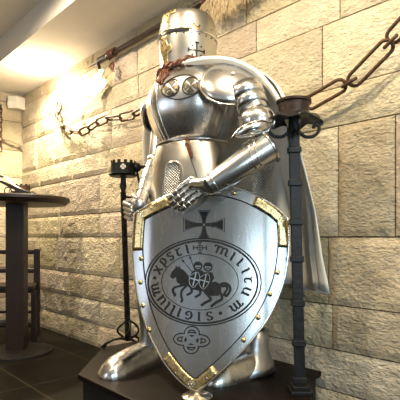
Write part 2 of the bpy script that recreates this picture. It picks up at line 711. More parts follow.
# belly plate, its skirt and the mail window
SZ = [.62, .72, .80, .90, 1.0, 1.08, 1.15, 1.19]
SA = [.27, .264, .26, .254, .242, .226, .208, .198]
SF = [.235, .228, .222, .216, .206, .196, .182, .172]


def skirt(phi, z, off=0):
    a, f = spl(SZ, SA, z), spl(SZ, SF, z)
    return A((a + off) * math.sin(phi), (f + off) * math.cos(phi), z)


b = B()
b.ring_loft([[skirt(2 * PI * i / 64, 1.19 - .36 * k / 16, .008) for i in range(64)] for k in range(17)], False, False)
fauld = b.build('fauld', M['plate'], suit, solid=.004)
b = B()
b.tube([skirt(2 * PI * i / 64, 1.185, .010) for i in range(64)], .006, loop=True); b.build('rim', M['rimsteel'], fauld); b = B()
b.tube([skirt(2 * PI * i / 64, .835, .010) for i in range(64)], .006, loop=True)
b.build('rim', M['rimsteel'], fauld)
b = B()
b.tube([skirt(.70 + .20 * math.sin(i / 16 * PI / 2), 1.10 - .2 * i / 16, .012) for i in range(17)], .0016, n=6)
b.build('seam', M['etch'], fauld, label='thin dark curved seam')


def win(u, v):
    """rounded window on the front of the skirt, u v in -1..1"""
    return (.33 + .20 * u, .955 + .115 * v)


wp = []
for i in range(48):
    a = 2 * PI * i / 48
    c, s = math.cos(a), math.sin(a)
    p = 3.6 if s > 0 else 6
    wp.append((math.copysign(abs(c) ** (2 / p), c), math.copysign(abs(s) ** (2 / p), s)))
b = B()
uvl = b.bm.loops.layers.uv.new('mail')
rings = []
for k in range(9):
    q = .05 + .95 * k / 8
    rings.append([(win(u * q, v * q)) for u, v in wp])
vr = [[b.bm.verts.new(skirt(f, z, .0135)) for f, z in r] for r in rings]
for k in range(8):
    for i in range(48):
        j = (i + 1) % 48
        f = b.bm.faces.new((vr[k][i], vr[k][j], vr[k + 1][j], vr[k + 1][i]))
        for l, (kk, ii) in zip(f.loops, ((k, i), (k, j), (k + 1, j), (k + 1, i))):
            l[uvl].uv = (rings[kk][ii][0] * .21, rings[kk][ii][1])
b.bm.faces.new(vr[0][::-1])
b.build('mail_window', M['mail'], fauld, label='dark grey chain mail showing through the plate')
b = B(); b.tube([skirt(*win(u, v), .015) for u, v in wp], .006, loop=True); b.build('window_rim', M['rimsteel'], fauld)
# leather strap hanging from the breastplate edge, with a buckle
b = B()
b.tube([skirt(.62, 1.185, .016), skirt(.66, 1.15, .022), skirt(.74, 1.10, .022), skirt(.76, 1.085, .02)], [(.012, .004), (.013, .004), (.013, .004), (.006, .003)], n=8, up=A(0, 1, 0) - A(0, 0, 0))
strap = b.build('strap', M['leather'], suit, label='dark brown leather strap')
b = B(); b.tube([skirt(.665, 1.15, .024) + Vector((.014 * math.cos(a) * .7, .014 * math.cos(a) * .5, .012 * math.sin(a))) for a in [2 * PI * i / 14 for i in range(14)]], .0025, loop=True, n=6)
b.build('buckle', M['brass'], strap)

# mail skirt below the plates
b = B()
uvl = b.bm.loops.layers.uv.new('mail')
nz, nf = 14, 72
vr = [[b.bm.verts.new(skirt(2 * PI * i / nf, .93 - .37 * k / nz, .004 + .02 * k / nz + .006 * math.sin(9 * 2 * PI * i / nf) * k / nz)) for i in range(nf)] for k in range(nz + 1)]
for k in range(nz):
    for i in range(nf):
        j = (i + 1) % nf
        f = b.bm.faces.new((vr[k][i], vr[k][j], vr[k + 1][j], vr[k + 1][i]))
        for l, (kk, ii) in zip(f.loops, ((k, i), (k, i + 1), (k + 1, i + 1), (k + 1, i))):
            l[uvl].uv = (ii / nf * 1.55, kk / nz * .37)
b.build('mail_skirt', M['mail'], suit, solid=.004)

# ------------------------------ great helm
HZ = [1.535, 1.60, 1.66, 1.72, 1.755, 1.80, 1.838, 1.848]
HA = [.136, .140, .145, .149, .149, .143, .135, .128]
HF = [.150, .155, .160, .164, .162, .154, .144, .138]


def helm(phi, z, off=0):
    a, f = spl(HZ, HA, z), spl(HZ, HF, z)
    return A((a + off) * math.sin(phi), .03 + (f + off) * math.cos(phi) * (1 if math.cos(phi) > 0 else .92), z)


b = B()
rr = [[helm(2 * PI * i / 64, 1.535 + .313 * k / 22) for i in range(64)] for k in range(23)]
cc = A(0, .03, 1.848)
for q, dz in ((.98, .003), (.85, .006), (.5, .009), (.12, .010)):
    rr.append([cc + (p - cc) * q + Vector((0, 0, dz)) for p in rr[22]])
b.ring_loft(rr, True, True)
helmo = b.build('great_helm', M['plate'], suit)
b = B()
for z in (1.728,):   # overlapping seam below the eye slit
    b.ring_loft([[helm(2 * PI * i / 64, z + dz, o_) for i in range(64)] for dz, o_ in ((-.003, .001), (-.003, .004), (.004, .004), (.006, .001))], False, False)
b.build('seam', M['rimsteel'], helmo)


def hpatch(bb, poly, off):
    """polygon in (phi, z) laid on the helm, fine enough to follow it"""
    bb2 = bmesh.new()
    f = bb2.faces.new([bb2.verts.new((p[0] * .15, p[1], 0)) for p in poly])
    bmesh.ops.triangulate(bb2, faces=bb2.faces)
    for _ in range(4):
        es = [e for e in bb2.edges if e.calc_length() > .012]
        if not es: break
        bmesh.ops.subdivide_edges(bb2, edges=es, cuts=1, use_grid_fill=False)
        bmesh.ops.triangulate(bb2, faces=bb2.faces)
    mp = {v: bb.bm.verts.new(helm(v.co.x / .15, v.co.y, off)) for v in bb2.verts}
    for f in bb2.faces: bb.bm.faces.new([mp[v] for v in f.verts])
    bb2.free()


b = B()
hpatch(b, [(-.11, 1.545), (.13, 1.545), (.12, 1.60), (.17, 1.625), (.30, 1.63), (.33, 1.65), (.28, 1.67), (.17, 1.665), (.12, 1.69), (.13, 1.716), (-.13, 1.716), (-.12, 1.69),
           (-.3, 1.66), (-.3, 1.635), (-.12, 1.60)], .0035)
b.build('brass_strip', M['brass'], helmo, label='brass strip of the helm cross', solid=.003)
b = B()
hpatch(b, [(-.13, 1.738), (.13, 1.738), (.12, 1.80), (.14, 1.822), (.42, 1.828), (.44, 1.843), (.14, 1.843), (.10, 1.847), (-.10, 1.847), (-.14, 1.843), (-.34, 1.843), (-.34, 1.828), (-.12, 1.82)], .0035)
b.build('brass_strip', M['brass'], helmo, label='brass strip of the helm cross', solid=.003)
b = B()
hpatch(b, [(.9, 1.738), (1.0, 1.733), (1.15, 1.733), (1.28, 1.738), (1.22, 1.752), (1.13, 1.75), (1.06, 1.764), (.98, 1.757), (.93, 1.75)], .0045)
b.build('brass_strip', M['brass'], helmo, label='brass strip of the helm cross', solid=.003)
b = B()
hpatch(b, [(-.9, 1.738), (-1.28, 1.738), (-1.13, 1.752), (-1.0, 1.76)], .0045)
b.build('brass_strip', M['brass'], helmo, label='brass strip of the helm cross', solid=.003)
b = B()
for ph in (-.5, .07): pass
hpatch(b, [(.14, 1.722), (.16, 1.738), (.90, 1.738), (.93, 1.733), (.90, 1.722)], .0052)
hpatch(b, [(-.14, 1.722), (-.90, 1.722), (-.90, 1.738), (-.14, 1.738)], .0052)
b.build('eye_slit', M['hole'], helmo)
# black breathing cross on the cheek, with four small crosslets
b = B()
c0, z0 = 1.17, 1.632


def hx(dx, dz): return (c0 + dx / .15, z0 + dz)


hpatch(b, [hx(-.003, -.036), hx(.003, -.036), hx(.003, .036), hx(-.003, .036)], .003)
hpatch(b, [hx(-.038, -.003), hx(.038, -.003), hx(.038, .003), hx(-.038, .003)], .003)
for dx, dz, vx in ((0, .038, 0), (0, -.038, 0), (.04, 0, 1), (-.04, 0, 1)):
    w_, h_ = (.004, .010) if vx else (.010, .004)
    hpatch(b, [hx(dx - w_, dz - h_), hx(dx + w_, dz - h_), hx(dx + w_, dz + h_), hx(dx - w_, dz + h_)], .003)
for dx in (-.022, .022):
    for dz in (-.021, .021):
        hpatch(b, [hx(dx + .0045 * math.cos(a), dz + .0045 * math.sin(a)) for a in [PI / 4 * q for q in range(8)]], .003)
b.build('breath_cross', M['hole'], helmo, label='black pierced cross')
def hriv(ph, z, o_, r_):
    b = B(); b.dome(helm(ph, z, o_), helm(ph, z, .1) - helm(ph, z), r_); b.build('rivet', M['etch'], helmo)


for i in range(26):
    ph = -1.5 + i * .25
    hriv(ph, 1.715, .001, .0042)
    if i % 2: hriv(ph, 1.757, .001, .0038)
for z in (1.57, 1.60, 1.64, 1.67, 1.70, 1.76, 1.79, 1.82, 1.845):
    for ph in (-.07, .08): hriv(ph, z, .006, .0035)
# leather collar twisted round the bottom of the helm
b = B()
for q in range(3):
    pts = []
    for i in range(30):
        ph = -1.0 + 2.1 * i / 29
        pts.append(helm(ph, 1.556 + .022 * ph + .010 * math.sin(i * .9 + q * 2.1) - .008 * (q == 1), .014 + .007 * math.cos(i * .9 + q * 2.1)))
    b.tube(pts, .0065, n=7)
for k in range(3):
    pts = [helm(.98 + .2 * math.cos(a + k), 1.568 + .024 * math.sin(a + k * .7), .024 + .006 * math.sin(3 * a + k)) for a in [2 * PI * i / 18 for i in range(18)]]
    b.tube(pts, .0055, n=7, loop=True)
b.build('leather_collar', M['leather'], suit, label='plaited brown leather cord round the neck')
b = B()
for q in range(4):
    pts = [chest(.02 + .05 * q + .03 * math.sin(i * 1.1 + q), 1.585 - .11 * i / 9 - .008 * q, .006 + .006 * (i % 2)) for i in range(10)]
    b.tube(pts, .0052, n=6)
b.build('leather_lace', M['leather'], suit, label='brown lace hanging on the chest')

# ------------------------------ limbs


def bowl(bb, c, ax, r3, t0, t1, n=36, m=14, p0=0, p1=2 * PI):
    """part of an ellipsoid shell; ax = 3 axes, polar angle from ax[2]"""
    c = Vector(c)
    rings = []
    for k in range(m + 1):
        t_ = t0 + (t1 - t0) * k / m
        rings.append([c + ax[0] * (r3[0] * math.sin(t_) * math.cos(f)) + ax[1] * (r3[1] * math.sin(t_) * math.sin(f)) + ax[2] * (r3[2] * math.cos(t_))
                      for f in [p0 + (p1 - p0) * i / (n if p1 - p0 > 6.28 else n - 1) for i in range(n)]])
    bb.ring_loft(rings, t0 > 0.001 and False, False, closed=(p1 - p0 > 6.28))
    return rings


def axes(z, x):
    z = Vector(z).normalized(); x = Vector(x)
    x = (x - z * x.dot(z)).normalized()
    return (x, z.cross(x), z)


def dirA(sx, sy, z): return Vector((sx, -sy, z))


# left shoulder (right in the picture)
SH = A(.385, .02, 1.395)
ax = axes(dirA(.66, .55, .50), dirA(0, 1, 0))
b = B()
rg = bowl(b, A(.335, .055, 1.425), ax, (.150, .136, .055), .002, 1.62)
paul = b.build('pauldron', M['steel'], suit, solid=.004)
b = B(); b.tube(rg[-1], .0065, loop=True); b.build('rim', M['rimsteel'], paul, label='pale rolled edge')
EL = A(.475, .03, 1.245)
dv = (EL - SH).normalized()
# shoulder lames and upper arm
for k in range(2):
    b = B()
    c = SH + dv * (.045 + .052 * k)
    b.tube([c - dv * .03, c, c + dv * .034], [(.088 - .008 * k, .082 - .008 * k), (.086 - .008 * k, .08 - .008 * k), (.080 - .008 * k, .074 - .008 * k)], n=32, cap=False)
    b.build('shoulder_lame', M['steel'], suit, solid=.003)
b = B(); b.tube([SH + dv * .07, SH + dv * .12, EL - dv * .02], [.072, .066, .058], n=28); b.build('upper_arm', M['steel2'], suit)

WR = R(209, 186, 1.99)
E2 = R(270, 147, 1.985)
fd = (WR - E2).normalized()
# elbow cop with its fan
ax = axes(R(240, 112, 1.9) - R(262, 124, 2.1), dirA(0, 0, 1))
EC = R(256, 121, 2.03)
b = B(); rg = bowl(b, EC, ax, (.068, .085, .075), .002, 1.75); cop = b.build('elbow_cop', M['steel'], suit, solid=.004)
b = B(); b.tube(rg[-1], .005, loop=True); b.tube([EC + ax[0] * (.069 * math.cos(a)) + ax[2] * (.076 * math.sin(a)) for a in [PI * i / 16 for i in range(17)]], .003, n=6)
b.build('rim', M['rimsteel'], cop)
fan = [R(231, 138, 2.0), R(240, 128, 1.965), R(250, 123, 1.95), R(262, 120, 1.95), R(272, 123, 1.97), R(268, 131, 1.98), R(256, 134, 1.965), R(244, 137, 1.975)]
fc = sum(fan, Vector()) / 8
b = B(); b.ring_loft([[fc + (p - fc) * q + (R(250, 130, 1.9) - R(250, 130, 2.0)) * (.25 * (1 - q * q)) for p in fan] for q in (1, .75, .5, .25, .05)], False, True)
fn = b.build('elbow_fan', M['steel'], suit, solid=.004, sub=2)
b = B(); b.tube(fan, .004, loop=True, n=6); b.build('rim', M['rimsteel'], fn)

# vambrace: conical, widest at the elbow
upv = Vector((0, 0, 1))
ks = 14
pts = [E2.lerp(WR, i / ks) for i in range(ks + 1)]
rad = []
for i in range(ks + 1):
    q = i / ks
    r_ = .070 * (1 - q) ** 1.0 + .043 * q + .008 * math.sin(q * PI)
    rad.append((r_, r_ * .95))
b = B(); b.tube(pts, rad, n=36, cap=True); vamb = b.build('vambrace', M['steel'], suit)
b = B()
for q0, th in ((0.0, .006), (.97, .004)):
    i = int(q0 * ks)
    c = pts[i]; r_ = rad[i][0] + .001
    u = (upv - fd * upv.dot(fd)).normalized(); v = fd.cross(u)
    b.tube([c + u * r_ * math.sin(a) + v * r_ * math.cos(a) for a in [2 * PI * k / 36 for k in range(36)]], th, loop=True, n=6)
for q0 in (.22, .30):  # chevron bands
    c = E2.lerp(WR, q0); r_ = spl([0, 1], [.077, .046], q0)
    b.tube([c + (u * math.sin(a) + v * math.cos(a)) * (r_ + .004) + fd * (.035 * abs(math.cos(a * 1.0 - .6)) - .02) for a in [2 * PI * k / 48 for k in range(48)]], .0032, loop=True, n=6)
b.build('rim', M['rimsteel'], vamb, label='raised bands and rolled edge')

# ------------------------------ shield frame (needed by the hand)
ps, ln = math.radians(8), math.radians(8)
Vx = Vector((S_, C_, 0)); Vz = Vector((-C_, S_, 0))
P0 = R(203, 290, 2.03)
nh = (-Vz * math.cos(ps) - Vx * math.sin(ps)).normalized()
Nn = (nh * math.cos(ln) + Vector((0, 0, 1)) * math.sin(ln)).normalized()
Ax = Vector((0, 0, 1)).cross(Nn).normalized()
By = Nn.cross(Ax).normalized()
CAMP = Vector((0, 0, 1.0))


def SHD(px, py, off=0):
    d = R(px, py, 1.0) - CAMP
    t_ = (P0 - CAMP).dot(Nn) / d.dot(Nn)
    p = CAMP + d * t_ - P0
    a, c = p.dot(Ax), p.dot(By)
    q = abs(a - .01) / .37
    return P0 + Ax * a + By * c + Nn * (-.040 * q ** 2.2 - .012 * max(0, q - .72) * 4 + off)


# mail sleeve hanging under the elbow
b = B()
uvl = b.bm.loops.layers.uv.new('mail')
mr, mk = 32, 12
vr = []
for k in range(mk + 1):
    q = k / mk
    c_ = R(262 + 1 * q, 160, 2.13); c_.z = 1.0 + (237 - (160 + 56 * q)) / 450 * 2.13
    vr.append([b.bm.verts.new(c_ + Vector(((.060 - .012 * q + .004 * math.sin(5 * a)) * math.cos(a), (.052 - .01 * q) * math.sin(a), 0))) for a in [2 * PI * i / mr for i in range(mr)]])
for k in range(mk):
    for i in range(mr):
        j = (i + 1) % mr
        f = b.bm.faces.new((vr[k][i], vr[k][j], vr[k + 1][j], vr[k + 1][i]))
        for l, (kk, ii) in zip(f.loops, ((k, i), (k, i + 1), (k + 1, i + 1), (k + 1, i))): l[uvl].uv = (ii / mr * .38, kk / mk * .26)
b.build('mail_sleeve', M['mail'], suit, label='chain mail hanging under the left elbow')

# hand: back plate, four plated fingers and a thumb behind the rim
KN = [(194, 182), (198, 186), (202, 190), (206, 194)]
TP = [(170.5, 199), (171.5, 204.5), (176, 208.5), (183, 210)]
b = B()
hk = SHD(200, 187, .045)
b.tube([WR + fd * -.01, WR.lerp(hk, .5), hk, SHD(196, 190, .032)], [(.047, .044), (.050, .038), (.052, .032), (.048, .022)], n=24)
hand = b.build('gauntlet', M['steel'], suit, label='left steel gauntlet resting on the shield')
b = B()
for k in range(4):
    p0 = SHD(*KN[k], .046); b.ball(p0, .019, n=12)
b.build('knuckle_plate', M['rimsteel'], hand)
for k in range(4):
    p0 = SHD(*KN[k], .046); p3 = SHD(*TP[k], .020)
    b = B()
    ns = 5
    for s in range(ns):
        a_ = p0.lerp(p3, s / ns); c_ = p0.lerp(p3, (s + 1.18) / ns)
        arch = lambda q: Nn * (.016 * math.sin(q * PI))
        a_ = a_ + arch(s / ns); c_ = c_ + arch(min(1, (s + 1.18) / ns))
        r0 = .0165 * (1 - .06 * s)
        b.tube([a_, a_.lerp(c_, .12), a_.lerp(c_, .9), c_], [(r0 * .7, r0 * .6), (r0 * 1.04, r0 * .95), (r0 * .93, r0 * .85), (r0 * .75, r0 * .7)], n=14, up=Nn)
    b.build('finger', M['steel'], hand)
b = B()
p0, p1, p2 = SHD(203, 186, .03), SHD(196, 182, -.03), SHD(190, 192, -.045)
b.tube([p0, p1, p2], [.015, .014, .011], n=12); b.build('thumb', M['steel'], hand)

# right arm (left in the picture): shoulder, elbow, hand gripping behind the shield
SR = A(-.27, .0, 1.42)
ax = axes(dirA(-.8, .2, .6), dirA(0, 1, 0))
b = B(); rg = bowl(b, SR, ax, (.140, .125, .105), .002, 1.6); pr = b.build('pauldron', M['steel'], suit, solid=.004)
b = B(); b.tube(rg[-1], .006, loop=True); b.build('rim', M['rimsteel'], pr)
ER = R(155, 161, 2.52)
HR = R(139, 205, 2.30)
b = B(); b.tube([SR, SR.lerp(ER, .3), SR.lerp(ER, .7), ER], [.045, .048, .042, .036], n=24); b.build('upper_arm', M['steel2'], suit)
b = B(); b.ball(ER, .046, n=20); ec = b.build('elbow_cop', M['steel'], suit)
b = B(); b.tube([ER + Vector((.048 * math.cos(a), 0, .048 * math.sin(a))) for a in [2 * PI * i / 24 for i in range(24)]], .005, loop=True); b.build('rim', M['rimsteel'], ec)
b = B(); b.tube([ER, ER.lerp(HR, .3), ER.lerp(HR, .75), HR], [.036, .042, .036, .032], n=24); vr_ = b.build('vambrace', M['steel'], suit)
b = B()
for q in (.25, .5, .75, .97):
    c = ER.lerp(HR, q); d_ = (HR - ER).normalized(); u = d_.orthogonal().normalized(); v = d_.cross(u)
    r_ = .043 - .009 * q
    b.tube([c + (u * math.sin(a) + v * math.cos(a)) * r_ for a in [2 * PI * k / 24 for k in range(24)]], .004, loop=True, n=6)
b.build('rim', M['rimsteel'], vr_)
b = B(); b.ball(HR, .042, n=16); rh = b.build('gauntlet', M['steel2'], suit, label='right steel gauntlet behind the shield edge')
for k in range(4):
    b = B()
    q0 = HR + Vector((-.03 + .0, -.02, .025 - .02 * k)); q1 = R(124 + k * .6, 203 + k * 4.5, 2.26); q2 = R(131, 206 + k * 4.5, 2.19)
    for s0, s1 in ((q0, q1), (q1, q2)):
        for s in range(3):
            a_, c_ = s0.lerp(s1, s / 3), s0.lerp(s1, (s + 1.15) / 3)
            b.tube([a_, a_.lerp(c_, .15), c_], [.008, .0125, .009], n=10)
    b.build('finger', M['steel'], rh)
b = B(); b.tube([HR + Vector((0, 0, .03)), R(133, 196, 2.22), R(138, 199, 2.17)], [.013, .012, .009], n=10); b.build('thumb', M['steel'], rh)

# legs


def leg(hip, knee, ank, names=('cuisse', 'poleyn', 'greave')):
    b = B(); b.tube([hip, hip.lerp(knee, .4), knee], [.098, .09, .066], n=28); b.build('cuisse', M['steel2'], suit)
    b = B(); b.ball(knee, .078, 1, 1.08, 1, n=20); po = b.build('poleyn', M['steel'], suit)
    b = B(); b.tube([knee + Vector((.083 * math.cos(a), .083 * math.sin(a), .01)) for a in [2 * PI * i / 24 for i in range(24)]], .004, loop=True); b.build('rim', M['rimsteel'], po)
    ps_ = [knee.lerp(ank, q) for q in (0, .15, .35, .6, .85, 1)]
    b = B(); b.tube(ps_, [.066, .070, .073, .060, .052, .066], n=32); g = b.build('greave', M['steel2'], suit)
    b = B(); b.tube([knee.lerp(ank, .12) + (nhat * .073) , knee.lerp(ank, .4) + nhat * .077, knee.lerp(ank, .9) + nhat * .056], .003, n=6)
    b.build('ridge', M['rimsteel'], g)


nhat = (-Vz * .5 + Vx * .6).normalized()


def sabaton(heel, toe, w, h):
    d_ = (toe - heel); L_ = d_.length; d_.normalize()
    s_ = Vector((-d_.y, d_.x, 0))
    b = B(); rings = []
    T_ = [0, .06, .2, .4, .6, .78, .9, .97, 1.0]
    WW = [.55, .8, .95, 1, 1, .96, .82, .58, .22]
    HH = [.8, 1.0, 1.1, 1.05, .95, .80, .60, .36, .10]
    K = 56
    for k in range(K + 1):
        t_ = k / K
        w_ = w * spl(T_, WW, t_); h_ = h * spl(T_, HH, t_)
        if .2 < t_ < .8: h_ *= 1 + .012 * (1 - ((t_ * 8) % 1)); w_ *= 1 + .008 * (1 - ((t_ * 8) % 1))
        c = heel + d_ * (L_ * t_)
        rings.append([c + s_ * (w_ * math.copysign(abs(math.cos(a)) ** .8, math.cos(a))) + Vector((0, 0, max(0, h_ * math.sin(a)))) for a in [PI * i / 22 for i in range(23)]])
    b.ring_loft(rings)
    return b.build('sabaton', M['steel'], suit)


zf = PT + .001
HpR, HpL = A(-.11, 0, .86), A(.11, -.02, .86)
RH, RT = Vector((-2.04, 1.53, zf)), Vector((-1.955, 1.14, zf))
LH, LT = Vector((-1.53, 1.86, zf)), Vector((-1.545, 1.45, zf))
leg(HpR, A(-.17, .16, .50), Vector((-2.02, 1.48, PT + .11)))
leg(HpL, A(.20, .06, .50), Vector((-1.535, 1.82, PT + .11)))
sabaton(RH, RT, .082, .112)
sb = sabaton(LH, LT, .085, .11)
# flared skirt of the left greave where it spreads over the foot
b = B()
gc = Vector((-1.533, 1.80, 0))
b.ring_loft([[gc + Vector((ra * math.cos(a), rb * math.sin(a) + oy, z)) for a in [2 * PI * i / 36 for i in range(36)]]
             for ra, rb, oy, z in ((.070, .070, 0, PT + .22), (.066, .068, 0, PT + .15), (.078, .082, -.005, PT + .10), (.098, .115, -.02, PT + .05), (.112, .15, -.04, PT + .012))], False, False)
b.build('greave_cuff', M['steel2'], suit, solid=.004, label='flared steel cuff over the foot')

# ------------------------------ cloak
b = B()
nc, nr = 90, 40
ZC = [.43, .60, .88, 1.15, 1.31, 1.415, 1.485, 1.54, 1.575, 1.59]
CA = [.635, .61, .59, .562, .538, .50, .43, .29, .19, .128]
CB = [.432, .425, .40, .36, .33, .30, .26, .21, .16, .120]
rings = []
for k in range(nr + 1):
    zt = 1 - (k / nr)
    zi = .43 + (1.59 - .43) * (1 - (k / nr)) ** .85
    row = []
    A_, B_ = spl(ZC, CA, zi), spl(ZC, CB, zi)
    drop = max(0, (1.6 - zi) / 1.17)
    for i in range(nc + 1):
        al = math.radians(4 + 172 * i / nc)
        # lower down the free front edge swings backwards
        al = al + math.radians(20) * drop ** .7 * (1 - i / nc)
        p_ = 2.0 + 2.2 * min(1, drop * 1.5)
        c, s = math.cos(al), math.sin(al)
        fx = math.copysign(abs(c) ** (2 / p_), c); fy = abs(s) ** (2 / p_)
        f = 1 + .040 * drop * math.sin(i * .62 + 1.5 * drop) + .02 * drop * math.sin(i * 1.37 + 2)
        z = zi + .012 * drop * math.sin(i * .45)
        x, y = A_ * fx * f, min(.452, B_ * fy * f)
        row.append(A(x, -y, z))
    rings.append(row)
b.ring_loft(rings, closed=False)
b.build('cloak', M['cloth'], suit, solid=.006, label='long cream cloth cloak over the shoulders')
# rolled collar of the cloak, passing over the shoulder in front of the helm base
b = B()
pts = [A(.06, .155, 1.565), A(.15, .13, 1.56), A(.25, .09, 1.553), A(.34, .04, 1.53), A(.415, -.02, 1.48), A(.47, -.07, 1.40), A(.51, -.11, 1.30), A(.54, -.14, 1.19)]
b.tube(pts, [(.014, .012), (.028, .016), (.036, .018), (.044, .018), (.046, .018), (.042, .016), (.036, .014), (.022, .010)], n=14)
b.build('cloak_fold', M['cloth'], suit, sub=1, label='thick cream fold along the shoulder')

# ================================================================== SHIELD
OUT = [(133, 211), (131, 228), (130, 250), (132, 275), (136, 298), (142, 318), (150, 338), (161, 358), (174, 375), (186, 386), (197, 391.5),
       (209, 382), (227, 366), (246, 347), (264, 324), (276, 302), (284, 281), (288, 260), (289.5, 238), (288, 216),
       (276, 206), (262, 198), (248, 191.5), (233, 187), (217, 184), (200, 185.5), (183, 189.5), (166, 196), (150, 203)]


def smooth_seg(pts, corner, n=5):
    """catmull-rom through a closed outline, keeping corners sharp"""
    out = []
    k = len(pts)
    for i in range(k):
        p1, p2 = pts[i], pts[(i + 1) % k]
        p0 = pts[i - 1] if i not in corner else p1
        p3 = pts[(i + 2) % k] if (i + 1) % k not in corner else p2
        for s in range(n):
            t_ = s / n
            out.append(tuple(.5 * (2 * p1[d] + (p2[d] - p0[d]) * t_ + (2 * p0[d] - 5 * p1[d] + 4 * p2[d] - p3[d]) * t_ ** 2 + (3 * p1[d] - p0[d] - 3 * p2[d] + p3[d]) * t_ ** 3) for d in (0, 1)))
    return out


CORN = {0, 10, 19}
OUTS = smooth_seg(OUT, CORN)
CX, CY = 208, 278


def inset(pts, d):
    out = []
    k = len(pts)
    for i in range(k):
        a, c = Vector(pts[i - 2]), Vector(pts[(i + 2) % k])
        t_ = (c - a).normalized()
        n_ = Vector((-t_.y, t_.x))
        if n_.dot(Vector((CX, CY)) - Vector(pts[i])) < 0: n_ = -n_
        f = 1.25 if i % 5 == 0 and i // 5 in CORN else 1
        out.append((pts[i][0] + n_.x * d * f, pts[i][1] + n_.y * d * f))
    # where the inset folds over itself near a sharp corner, gather it on the mitre
    mit = {}
    for c_ in CORN:
        i = c_ * 5
        e1 = (Vector(pts[i]) - Vector(pts[i - 3])).normalized(); e2 = (Vector(pts[(i + 3) % k]) - Vector(pts[i])).normalized()
        bis = (e2 - e1).normalized()
        sn = abs(e1.x * bis.y - e1.y * bis.x)
        mit[i] = Vector(pts[i]) + bis * (d / max(.3, sn))
        out[i] = tuple(mit[i])
    for i in range(k):
        for ci in mit:
            if 0 < min((i - ci) % k, (ci - i) % k) < 9:
                md = min((Vector(out[i]) - Vector(q)).length for q in pts)
                if md < d * .93: out[i] = tuple(mit[ci])
    return out


tipw = SHD(197, 391)
shield = thing('shield', 'large steel heater shield engraved with a round horse-rider seal, leaning before the armour', 'shield', (tipw.x, tipw.y, tipw.z))
b = B()
rings = [[SHD(CX + (x - CX) * q, CY + (y - CY) * q) for x, y in OUTS] for q in [.02 + .98 * k / 26 for k in range(27)]]
b.ring_loft(rings, True, False)
b.build('shield_body', M['shieldsteel'], shield, solid=.006, off=-1, face=Nn)
b = B(); b.tube([SHD(x, y, .001) for x, y in OUTS], .0058, loop=True, n=8); b.build('rim', M['rimsteel'], shield, label='bright rolled rim')
# raised border strip
IN9 = inset(OUTS, 10.5)
b = B()
k = len(OUTS)
rings = [[SHD(x, y, .0035) for x, y in OUTS], [SHD((x + u) / 2, (y + v) / 2, .0045) for (x, y), (u, v) in zip(OUTS, IN9)], [SHD(x, y, .0038) for x, y in IN9], [SHD(x, y, .0002) for x, y in inset(OUTS, 10.9)]]
b.ring_loft(rings, False, False)
b.build('border', M['shieldsteel'], shield)


def ribbon(bb, pts, wd, off=.0012, closed=False, widths=None):
    k = len(pts)
    L_, R_ = [], []
    for i in range(k):
        a = Vector(pts[i - 1] if (i or closed) else pts[0]); c = Vector(pts[(i + 1) % k] if (i < k - 1 or closed) else pts[-1])
        t_ = (c - a)
        t_ = t_.normalized() if t_.length > 1e-6 else Vector((1, 0))
        n_ = Vector((-t_.y, t_.x)) * ((widths[i] if widths else wd) / 2)
        L_.append(bb.bm.verts.new(SHD(pts[i][0] + n_.x, pts[i][1] + n_.y, off)))
        R_.append(bb.bm.verts.new(SHD(pts[i][0] - n_.x, pts[i][1] - n_.y, off)))
    for i in range(k if closed else k - 1):
        j = (i + 1) % k
        bb.bm.faces.new((L_[i], L_[j], R_[j], R_[i]))


def spoly(bb, poly, off=.0012):
    t2 = bmesh.new()
    t2.faces.new([t2.verts.new((x, y, 0)) for x, y in poly])
    bmesh.ops.triangulate(t2, faces=t2.faces)
    for _ in range(3):
        es = [e for e in t2.edges if e.calc_length() > 7]
        if not es: break
        bmesh.ops.subdivide_edges(t2, edges=es, cuts=1)
        bmesh.ops.triangulate(t2, faces=t2.faces)
    mp = {v: bb.bm.verts.new(SHD(v.co.x, v.co.y, off)) for v in t2.verts}
    for f in t2.faces: bb.bm.faces.new([mp[v] for v in f.verts])
    t2.free()


def curve2(pts, n=5):
    out = []
    k = len(pts)
    for i in range(k - 1):
        p0, p1, p2, p3 = pts[max(0, i - 1)], pts[i], pts[i + 1], pts[min(k - 1, i + 2)]
        for s in range(n):
            t_ = s / n
            out.append(tuple(.5 * (2 * p1[d] + (p2[d] - p0[d]) * t_ + (2 * p0[d] - 5 * p1[d] + 4 * p2[d] - p3[d]) * t_ ** 2 + (3 * p1[d] - p0[d] - 3 * p2[d] + p3[d]) * t_ ** 3) for d in (0, 1)))
    out.append(pts[-1])
    return out


def ell(cx, cy, rx, ry, n=96): return [(cx + rx * math.cos(2 * PI * i / n), cy + ry * math.sin(2 * PI * i / n)) for i in range(n)]


b = B()
ribbon(b, inset(OUTS, 11.2), .9, closed=True)
b.build('border_line', M['etch'], shield)
